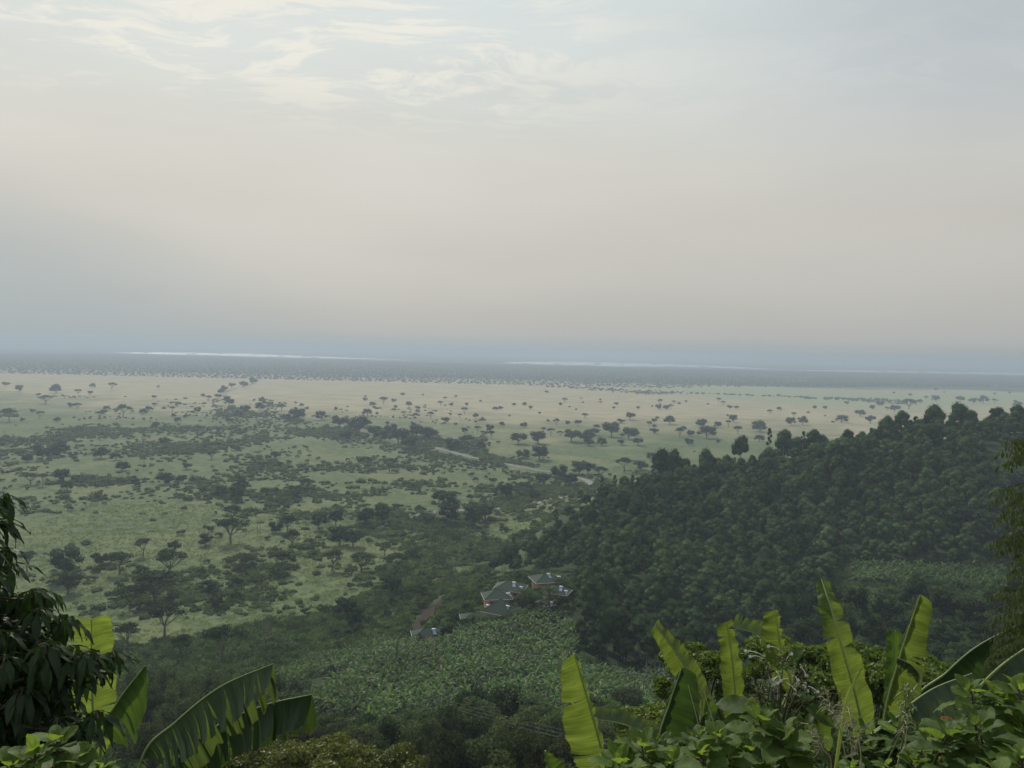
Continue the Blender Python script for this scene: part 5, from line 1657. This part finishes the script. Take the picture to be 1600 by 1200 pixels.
banana_leaf(e, [(1232, 1090, 8.7), (1222, 1030, 8.65), (1216, 990, 8.6), (1212, 953, 8.6)], 26, 14, 10, 60, 'banana_bright', 0.0, 'cut', -0.2, (2, 3), seed=13, gap=0.015, taper=0.3, root=c, label='short upright bright leaf behind the white flowers', rib=0.010)
e, c = banana_plant(1362, 7.6, 'banana plant bearing the tallest leaf of the picture', 1270)
banana_leaf(e, [(1352, 1190, 7.6), (1342, 1110, 7.55), (1318, 1020, 7.5), (1298, 950, 7.6), (1283, 904, 7.8)], 27, 36, 8, 48, 'banana_bright', 0.0, 'cut', -0.12, (2, 3), seed=14, gap=0.015, taper=0.55, root=c, label='tallest bright leaf, leaning left', rib=0.013)
banana_leaf(e, [(1345, 1190, 7.4), (1318, 1140, 7.3), (1312, 1080, 7.2)], 10, 8, 20, 20, 'banana_green', 0.0, 'taper', 0, (0, 0), seed=15, root=c)
e, c = banana_plant(1385, 8.0, 'banana plant with a paddle leaf leaning right and a curled leaf beside it', 1270)
banana_leaf(e, [(1380, 1180, 8.0), (1384, 1108, 8.0), (1408, 1020, 7.95), (1438, 929, 7.9)], 12, 42, 70, 8, 'banana_bright', 0.05, 'cut', -0.1, (2, 3), seed=16, gap=0.015, taper=0.5, root=c, label='paddle-shaped leaf leaning right with a pale midrib', rib=0.013)
banana_leaf(e, [(1392, 1130, 8.3), (1396, 1080, 8.3), (1398, 1030, 8.3), (1399, 986, 8.3)], 14, 11, 15, 35, 'banana_green', 0.0, 'cut', 0.05, (0, 0), seed=17, root=c, label='short leaf standing behind the paddle leaf', rib=0.010)
banana_leaf(e, [(1404, 1120, 7.7), (1436, 1065, 7.7), (1425, 1040, 7.6), (1402, 1028, 7.6)], 14, 12, 30, 140, 'banana_grey', 0.3, 'round', 0, (2, 0), (0.3, 0), seed=18, root=c, label='curled grey-green leaf', rib=0.008)
banana_leaf(e, [(1352, 1170, 7.0), (1400, 1120, 7.0), (1455, 1078, 7.0), (1519, 1052, 7.0)], 12, 46, 150, -12, 'banana_grey', 0.0, 'cut', -0.1, (2, 4), (0.2, 0.45), seed=19, root=c, label='grey-green leaf arching right', rib=0.012)
banana_leaf(e, [(1325, 1195, 6.6), (1350, 1160, 6.6), (1400, 1122, 6.6), (1432, 1105, 6.6)], 10, 44, 150, -5, 'banana_dark', 0.0, 'round', 0.0, (0, 3), (0.2, 0.4), seed=20, root=c, label='low dark glossy leaf near the bottom edge', rib=0.012)
e, c = banana_plant(1450, 9.6, 'banana plant at right with one very long dark leaf rising right', 1270)
banana_leaf(e, [(1425, 1110, 9.6), (1480, 1050, 9.5), (1530, 1008, 9.4), (1600, 972, 9.3)], 14, 56, 150, 0, 'banana_dark', 0.1, 'round', 0, (0, 2), (0.1, 0.25), seed=21, root=c, label='very long dark leaf rising to the right', rib=0.014)
banana_leaf(e, [(1500, 1120, 8.6), (1530, 1075, 8.5), (1575, 1032, 8.4), (1640, 990, 8.3)], 18, 44, 150, -5, 'banana_grey', 0.1, 'round', 0, (2, 5), (0.2, 0.45), seed=22, root=c, label='leaf with a thick pale stalk running to the right edge', rib=0.020)
banana_leaf(e, [(1440, 1150, 7.2), (1490, 1105, 7.2), (1545, 1100, 7.2), (1620, 1135, 7.2)], 10, 60, 150, -10, 'banana_dark', 0.0, 'round', 0, (2, 7), (0.2, 0.5), seed=23, root=c, label='ribbed dark leaf hanging behind the broad-leaved shrub', rib=0.012)
for k, (x0, y0, x1, y1, w_) in enumerate(((1470, 1150, 1500, 1195, 18), (1545, 1148, 1575, 1195, 22), (1480, 1145, 1462, 1190, 12))):
    banana_leaf(e, [(x0, y0 - 6, 6.4), (x0 * 0.5 + x1 * 0.5, y0 * 0.5 + y1 * 0.5 - 6, 6.4), (x1, y1 + 12, 6.4)], w_, w_, 30, 40, 'banana_dead', 0.0, 'round', 0, (3, 3), (0, 0), seed=30 + k, root=c, label='withered orange-brown leaf', rib=0.006)


def ovate(mb, base, d, nrm, L, W, curl=0.25, fold=0.25, teeth=0.0, rng=None, ns=9):
    """one leaf blade with a crease, a drooping tip and an optional toothed edge"""
    d = np.array(d, float); d /= np.linalg.norm(d); nrm = np.array(nrm, float)
    s = np.cross(nrm, d); s /= np.linalg.norm(s) + 1e-9; nn = np.cross(d, s)
    t = np.linspace(0, 1, ns)
    prof = np.sin(math.pi * t ** 0.74) ** 0.58; prof[0] = 0.02; prof[-1] = 0.0
    if W / L < 0.35: prof = np.sin(math.pi * t ** 0.85) ** 0.9; prof[0] = 0.05; prof[-1] = 0
    w_ = 0.5 * W * prof
    if teeth: w_ = w_ * (1 + teeth * np.where(np.arange(ns) % 2 == 0, 1, -1))
    P = np.array(base) + d * (t * L)[:, None] + nn * (-(curl * L * t ** 2))[:, None]
    V = []; UV = []
    for v in (-1, -0.5, 0, 0.5, 1):
        wob = 0 if rng is None else (rng.normal(0, 0.012 * L, ns) + 0.035 * L * math.copysign(1, v) * np.sin(t * 9 + rng.uniform(0, 6))) * abs(v)
        V.append(P + s * (w_ * v)[:, None] + nn * (fold * w_ * (abs(v) - 0.35 * v * v) + wob)[:, None])
        UV.append(np.stack([t * L, np.full(ns, abs(v))], 1))
    Q = [(c_ * ns + i, c_ * ns + i + 1, (c_ + 1) * ns + i + 1, (c_ + 1) * ns + i) for c_ in range(4) for i in range(ns - 1)]
    mb.add(np.concatenate(V), Q, uv=np.concatenate(UV))


def broad_shrub(tips, label, seed, mat='broad', name='broadleaf_shrub', rootdx=0.0, teeth=0.06, ratio=0.82, grp='broad-leaved shrubs along the bottom edge', nl=11):
    """tips: (px, py, depth, leaf length in px) of the shoots; stems run down to the slope"""
    rng = np.random.default_rng(seed)
    st, fo = MB(), MB()
    C0 = np.mean([at(a, b, c_) for a, b, c_, _ in tips], axis=0)
    rx, ry = C0[0] + rootdx, C0[1] + 0.1
    rt = np.array([rx, ry, hgt(rx, ry) - 0.1])
    for a, b, dp, lp in tips:
        p = at(a, b, dp); L = lp * dp / F
        mid_ = (p * 0.55 + rt * 0.45) + rng.normal(0, 0.06, 3)
        q_ = p + np.array([rng.normal(0, 0.05), rng.normal(0, 0.05), -0.30])
        Pt = catmull([rt, mid_, q_, p], 16)
        st.tube(Pt, np.linspace(0.016, 0.004, 16), 6)
        for k in range(nl):
            az = k * 2.4 + rng.uniform(-0.35, 0.35); lv = k / nl
            el = 1.15 - 1.35 * lv + rng.uniform(-0.15, 0.15)
            dd = np.array([math.cos(az) * math.cos(el), math.sin(az) * math.cos(el), math.sin(el)])
            b0 = p + np.array([0, 0, -0.55 * L * lv]) + dd * 0.12 * L
            sz = L * (0.42 + 0.70 * lv ** 0.7) * rng.uniform(0.85, 1.1)
            st.tube([p + np.array([0, 0, -0.58 * L * lv]), b0 + dd * 0.12 * sz], [0.0035, 0.0022], 4, cap=False)
            up = np.array([0, 0, 1.0]) + rng.normal(0, 0.25, 3)
            ovate(fo, b0 + dd * 0.1 * sz, dd, up, sz, sz * ratio, rng.uniform(0.15, 0.5), rng.uniform(0.15, 0.45), teeth, rng, 15)
    e = ob(name, None, None, (0, 0, 0)); e.empty_display_size = 0.1
    tag(e, label, 'shrub', grp)
    st.build('stem', M['twig'], e); fo.build('foliage', M[mat], e, smooth=True)
    return e


broad_shrub([(90, 1158, 2.7, 46), (55, 1180, 2.6, 50), (120, 1192, 2.7, 46), (18, 1196, 2.6, 50), (150, 1206, 2.7, 44)], 'pale broad-leaved shrub in the lower left corner', 41)
broad_shrub([(1003, 1166, 4.6, 52), (965, 1192, 4.5, 56), (1045, 1192, 4.6, 50)], 'broad-leaved shrub under the tall leftmost banana leaf', 42)
broad_shrub([(1122, 1150, 4.8, 38), (1095, 1180, 4.7, 44), (1140, 1185, 4.7, 44)], 'small toothed broad-leaved shrub left of the flowering shrub', 43)
broad_shrub([(1188, 1128, 4.9, 46), (1222, 1152, 4.8, 52), (1172, 1172, 4.8, 46), (1245, 1185, 4.8, 46)], 'broad-leaved shrub directly below the white flowers', 44)
broad_shrub([(1518, 1082, 5.0, 44), (1555, 1088, 5.0, 42), (1592, 1078, 4.9, 44), (1600, 1130, 4.9, 46)], 'lit-edged broad-leaved shrub at the right edge above the withered leaves', 45)
broad_shrub([(1530, 1140, 4.7, 60), (1480, 1150, 4.7, 52), (1560, 1185, 4.6, 60), (1500, 1205, 4.6, 60)], 'dark big-leaved shrub in the lower right corner', 46, 'broad_dark', teeth=0.0, ratio=0.66)
broad_shrub([(1440, 1172, 4.9, 26), (1425, 1190, 4.8, 28), (1462, 1195, 4.8, 26), (1330, 1200, 4.7, 28), (1385, 1198, 4.8, 26)], 'small-leaved weed between grass stalks at the bottom edge', 47, 'broad', teeth=0.1)
broad_shrub([(1595, 1185, 4.4, 46), (1560, 1212, 4.3, 46)], 'pale shoot at the very lower right corner', 48)
# dark filling growth behind these
rf = random.Random(12)
for k in range(9):
    x_ = 1000 + k * 72 + rf.uniform(-15, 15)
    broad_shrub([(x_ + rf.uniform(-50, 50), 1168 + rf.uniform(-14, 30) - (28 if 3 < k < 8 else 0), 6.2 + rf.uniform(-0.6, 0.6), rf.uniform(26, 42)) for _ in range(6)],
                f'dark leafy weed behind the front shrubs, {ordinal(k + 1)} from left', 60 + k, 'broad_dark', 'leafy_weed', teeth=0.0, ratio=0.5, grp='dark weeds behind the front shrubs')


# flowering shrub with long white tubes
def flowering():
    rng = np.random.default_rng(90)
    e = ob('flowering_shrub', None, None, (0, 0, 0)); e.empty_display_size = 0.1
    tag(e, 'flowering shrub with long white tubular flowers before the banana leaves', 'shrub')
    D = 5.6
    rt = at(1215, 1330, D); rt[2] = hgt(rt[0], rt[1])
    st, fo, bd = MB(), MB(), MB()
    hubs = [(1225, 1032), (1200, 1050), (1250, 1050), (1215, 1078), (1262, 1072), (1185, 1085), (1240, 1100), (1196, 1118), (1290, 1085)]
    for a, b in hubs:
        p = at(a, b, D + rng.uniform(-0.3, 0.3))
        st.tube(catmull([rt, at(1215, 1200, D), at((a + 1215) / 2, (b + 1120) / 2, D), p], 14), np.linspace(0.012, 0.003, 14), 5)
        for k in range(34):
            q_ = p + rng.normal(0, 0.045, 3)
            st.tube([p + (q_ - p) * 0.2, q_], 0.0016, 3, cap=False)
            bd.tube([q_, q_ + unit(rng.normal(0, 1, 3)) * 0.012 + [0, 0, 0.006], q_ + [0, 0, 0.02]], [0.003, 0.0065, 0.001], 5)
        for k in range(3):
            az = rng.uniform(0, 6.28); dd = (math.cos(az), math.sin(az), rng.uniform(-0.3, 0.5))
            ovate(fo, p + np.array([0, 0, -0.06 - 0.04 * k]), dd, (0, 0, 1), 0.10, 0.06, 0.3, 0.3, 0, rng)
    for a, b, l, ax, az in ((1180, 1108, 62, -0.8, 0.1), (1230, 1120, 66, 0.6, -0.5), (1168, 1122, 60, -0.9, -0.3), (1262, 1105, 52, 0.9, -0.4), (1205, 1098, 50, -0.2, -0.7), (1180, 1090, 44, -0.4, -0.8), (1275, 1120, 56, 0.5, -0.8), (1240, 1030, 26, 0.3, 0.3), (1215, 1022, 24, -0.4, 0.5)):
        ovate(fo, at(a, b, D), (ax, rng.uniform(-0.6, 0.3), az), (rng.normal(0, 0.3), -0.6, 1), l * D / F, l * D / F * 0.6, 0.25, 0.3, 0, rng, 13)
    st.build('stem', M['twig'], e); fo.build('foliage', M['broad_dark'], e, smooth=True); tag(bd.build('buds', M['bud'], e), kind='stuff')
    for x0, y0, x1, y1 in ((1196, 1026, 1165, 1017), (1192, 1029, 1172, 1026), (1228, 1032, 1237, 1022), (1222, 1018, 1201, 1010), (1225, 1055, 1208, 1062), (1232, 1060, 1215, 1068), (1238, 1056, 1247, 1063), (1228, 1066, 1249, 1086), (1250, 1042, 1260, 1056), (1255, 1070, 1262, 1080), (1258, 1072, 1278, 1081), (1212, 1048, 1220, 1064)):
        a = at(x0, y0, D - 0.1); b = at(x1, y1, D - 0.14)
        f = MB(); m_ = (a + b) / 2 + np.array([0, 0, 0.012])
        f.tube(catmull([a, m_, b], 8), np.linspace(0.0016, 0.0024, 8), 6)
        for k in range(5):
            dd = np.array([math.cos(k * 1.257), -0.25, math.sin(k * 1.257)])
            ovate(f, b, dd, (0, -1, 0), 0.013, 0.010, 0.5, 0.1, 0, None, 6)
        fl = f.build('flower', M['flower'], e)


flowering()


# dry grass stalks and trailing vine
def stalks():
    rng = np.random.default_rng(95)
    for k, (x0, y0, x1, y1) in enumerate(((1322, 1215, 1290, 1078), (1332, 1215, 1312, 1095), (1300, 1215, 1262, 1130), (1345, 1215, 1325, 1100), (1312, 1215, 1345, 1140), (1250, 1215, 1290, 1150), (1100, 1215, 1075, 1070), (1125, 1215, 1100, 1080), (1400, 1215, 1418, 1115))):
        e = ob('grass_stalk', None, None, (0, 0, 0)); e.empty_display_size = 0.1
        tag(e, f'dry pale grass stalk in the right foreground, {["fourth", "fifth", "third", "seventh", "eighth", "sixth", "leftmost", "second", "rightmost"][k]} from left' if k not in (6, 8) else ('leftmost thin dry stalk beside the dark banana leaf' if k == 6 else 'rightmost dry stalk below the hanging seed heads'), 'grass stalk', 'dry grass stalks in the right foreground')
        D = 4.9 + rng.uniform(-0.3, 0.3)
        a = at(x0, y0, D); b = at(x1, y1, D)
        a2 = a + (a - b) * 1.2
        a2[2] = min(a2[2], a[2])
        P = catmull([np.array([a[0], a[1], hgt(a[0], a[1])]), a, (a + b) / 2 + np.array([0.02, 0, 0.01]), b], 18)
        MB().tube(P, np.linspace(0.0055, 0.002, 18), 5).build('stem', M['straw'], e)
        hd = MB()
        if k not in (6, 7):
            for q in range(22):
                p = b + (a - b) * rng.uniform(0, 0.35)
                dd = np.array([rng.normal(0, 1), rng.normal(0, 0.6), rng.uniform(-0.6, 0.4)]); dd = unit(dd) * rng.uniform(0.03, 0.10)
                hd.tube([p, p + dd * 0.6 + [0, 0, 0.008], p + dd + [0, 0, -0.015]], [0.0016, 0.0014, 0.0008], 3, cap=False)
            hd.build('seed_head', M['straw'], e)
    e = ob('green_reed', None, None, (0, 0, 0)); tag(e, 'single pale green blade leaning right before the tallest banana leaf', 'grass blade')
    mb = MB(); P = catmull([at(1300, 1240, 4.9), at(1316, 1130, 4.9), at(1326, 1085, 4.9), at(1350, 1038, 4.9)], 20)
    w_ = np.interp(np.linspace(0, 1, 20), [0, 0.6, 1], [0.010, 0.016, 0.001]); V = np.concatenate([P - [1, 0, 0] * w_[:, None], P + np.array([0, 0.006, 0]), P + [1, 0, 0] * w_[:, None]])
    mb.add(V, [(c_ * 20 + i, c_ * 20 + i + 1, (c_ + 1) * 20 + i + 1, (c_ + 1) * 20 + i) for c_ in range(2) for i in range(19)]); mb.build('blade', M['grass'], e)
    # trailing vine with hanging pods
    e = ob('climbing_vine', None, None, (0, 0, 0)); tag(e, 'thin vine with hanging green pods in front of the right banana plants', 'vine')
    st = MB(); pd = MB()
    for pts in ([(1400, 1220), (1410, 1160), (1418, 1110), (1420, 1065)], [(1372, 1220), (1405, 1150), (1416, 1120), (1412, 1075)]):
        st.tube(catmull([at(a, b, 5.6) for a, b in pts], 16), np.linspace(0.006, 0.003, 16), 5)
    for k in range(46):
        p = at(1416 + rng.normal(0, 7), rng.uniform(1062, 1122), 5.6 + rng.normal(0, 0.04)); l = rng.uniform(0.03, 0.07)
        dd = np.array([rng.normal(0, 0.35), rng.normal(0, 0.35), -1]) * l
        pd.tube([p, p + dd * 0.5, p + dd], [0.003, 0.008, 0.003], 5)
    st.build('stem', M['green_stem'], e); tag(pd.build('pods', M['bud'], e), kind='stuff')


stalks()


# dark tree with drooping leaves at the left
def drooping_tree():
    rng = np.random.default_rng(99)
    e = ob('drooping_leaf_tree', None, None, (0, 0, 0)); e.empty_display_size = 0.1
    tag(e, 'dark tree with long drooping leaves filling the lower left edge', 'tree')
    OUT = [(-90, 790), (0, 775), (14, 800), (14, 850), (6, 870), (18, 900), (40, 925), (70, 925), (76, 955), (100, 962), (112, 1005), (120, 1020), (165, 1020), (180, 1030), (178, 1060), (150, 1062), (130, 1080), (150, 1110), (150, 1150), (118, 1180), (-90, 1230)]
    tips = [(8, 772), (4, 810), (8, 855), (14, 880), (50, 920), (72, 924), (24, 935), (92, 962), (104, 966), (60, 950), (176, 1018), (164, 1022), (118, 1022), (108, 1010), (90, 1015), (128, 1040), (140, 1050), (34, 980), (60, 1000), (150, 1110), (132, 1125),
            (-20, 780), (-30, 850), (-25, 910)]
    while len(tips) < 250:
        a, b = rng.uniform(-90, 185), rng.uniform(770, 1215)
        if inpoly([a + 26], [b + 6], OUT)[0]: tips.append((a, b))
    st, fo = MB(), MB()
    trunk = [at(-160, 1500, 4.4), at(-130, 1250, 4.3), at(-110, 1000, 4.3), at(-90, 820, 4.2)]
    trunk[0][2] = hgt(trunk[0][0], trunk[0][1])
    TP = catmull(trunk, 20); tr = MB().tube(TP, np.linspace(0.13, 0.03, 20), 9)
    for i, (a, b) in enumerate(tips):
        D = 3.7 + rng.uniform(-0.35, 0.75) if i >= 24 else 3.7 + rng.uniform(-0.25, 0.25)
        p = at(a, b, D)
        j = int(np.argmin(np.linalg.norm(TP - (p + [0, 0, -0.35]), axis=1)))
        s_ = TP[min(j, 18)]
        m_ = (s_ + p) / 2 + np.array([0, rng.normal(0, 0.1), -0.08 + rng.normal(0, 0.05)])
        st.tube(catmull([s_, m_, p - [0.03, 0, 0.05], p], 10), np.linspace(0.014, 0.003, 10), 5, cap=False)
        nl = rng.integers(8, 12)
        for k in range(nl):
            az = k * 2.4 + rng.uniform(-0.3, 0.3); out = rng.uniform(0.25, 0.95)
            dd = np.array([math.cos(az) * out, math.sin(az) * out, -0.75 + 0.45 * (k % 3 == 0)])
            L = rng.uniform(0.085, 0.150)
            base = p + np.array([math.cos(az), math.sin(az), 0.3]) * 0.012
            dd = unit(dd)
            st.tube([p, base + dd * 0.02], 0.0016, 3, cap=False)
            ovate(fo, base + dd * 0.02, dd, (math.cos(az), math.sin(az), 0.5), L, L * 0.27, rng.uniform(0.15, 0.45), rng.uniform(0.2, 0.5), 0, rng, 9)
    tr.build('trunk', M['bark'], e, smooth=True); st.build('branch', M['twig'], e); fo.build('crown', M['mango'], e, smooth=True)


drooping_tree()


def feathery_tree():
    rng = np.random.default_rng(101)
    e = ob('feathery_tree', None, None, (0, 0, 0)); e.empty_display_size = 0.1
    tag(e, 'fine-leaved tree whose hanging sprays reach in at the right edge', 'tree')
    fo, st = MB(), MB()
    D0 = 9.0
    tr = [at(1900, 1450, D0), at(1830, 1200, D0), at(1800, 950, D0), at(1780, 700, D0)]
    tr[0][2] = hgt(tr[0][0], tr[0][1])
    TP = catmull(tr, 20)
    blobs = [(1592, 708, 14, 18), (1600, 700, 12, 18), (1590, 770, 16, 22), (1592, 812, 20, 24), (1588, 850, 18, 24), (1600, 880, 16, 22), (1590, 925, 24, 18), (1582, 960, 26, 22), (1590, 1000, 26, 24), (1572, 1020, 22, 20), (1592, 1045, 26, 22), (1560, 1032, 14, 12)]
    for bx, by, rx, ry in blobs:
        for k in range(26):
            a = bx + 22 + rng.normal(0, rx * 0.9) ; b = by + rng.normal(0, ry * 0.55); D = D0 + rng.uniform(-0.6, 0.6)
            p = at(a, b, D)
            if k % 4 == 0:
                j = int(np.argmin(np.linalg.norm(TP - p, axis=1)))
                st.tube(catmull([TP[j], (TP[j] + p) / 2 + [0, 0, 0.1], p], 8), np.linspace(0.018, 0.004, 8), 4, cap=False)
            # compound leaf: arching rachis with hanging leaflets
            az = rng.uniform(2.2, 4.1); L = rng.uniform(0.16, 0.28)
            dd = np.array([math.cos(az), math.sin(az) * 0.7, rng.uniform(-0.1, 0.5)])
            R_ = [p + dd * L * q + np.array([0, 0, -0.35 * L * q * q * 1.5]) for q in np.linspace(0, 1, 7)]
            st.tube(R_, 0.002, 3, cap=False)
            for q in range(7):
                for s_ in (-1, 1):
                    d2 = unit(np.array([rng.normal(0, 0.3) - 0.2, s_ * 0.5 + rng.normal(0, 0.2), -0.9]))
                    ovate(fo, R_[q], d2, (-0.6, s_ * 0.6, 0.4), rng.uniform(0.055, 0.085), 0.020, 0.2, 0.3, 0, None, 5)
    # more crown outside the frame
    MB().tube(TP, np.linspace(0.16, 0.05, 20), 8).build('trunk', M['bark'], e, smooth=True)
    st.build('branch', M['twig'], e); fo.build('crown', M['feather'], e)


feathery_tree()
# ------------------------------------------------------------------ haze
def build_haze():
    mb = MB(); mb.box((0, 45000, 73.5), (180000, 110000, 153))
    m = bpy.data.materials.new('haze_air'); m.use_nodes = True
    t = NT(m.node_tree); t.n.clear()
    v = t.node('ShaderNodeVolumePrincipled')
    v.inputs['Color'].default_value = (*HAZE_COL, 1)
    v.inputs['Density'].default_value = HAZE_DENSITY
    v.inputs['Anisotropy'].default_value = 0.2
    o = t.node('ShaderNodeOutputMaterial'); t.l.new(v.outputs[0], o.inputs['Volume'])
    h = mb.build('haze', m)
    tag(h, 'pale blue haze hanging over the whole plain', kind='stuff')


build_haze()
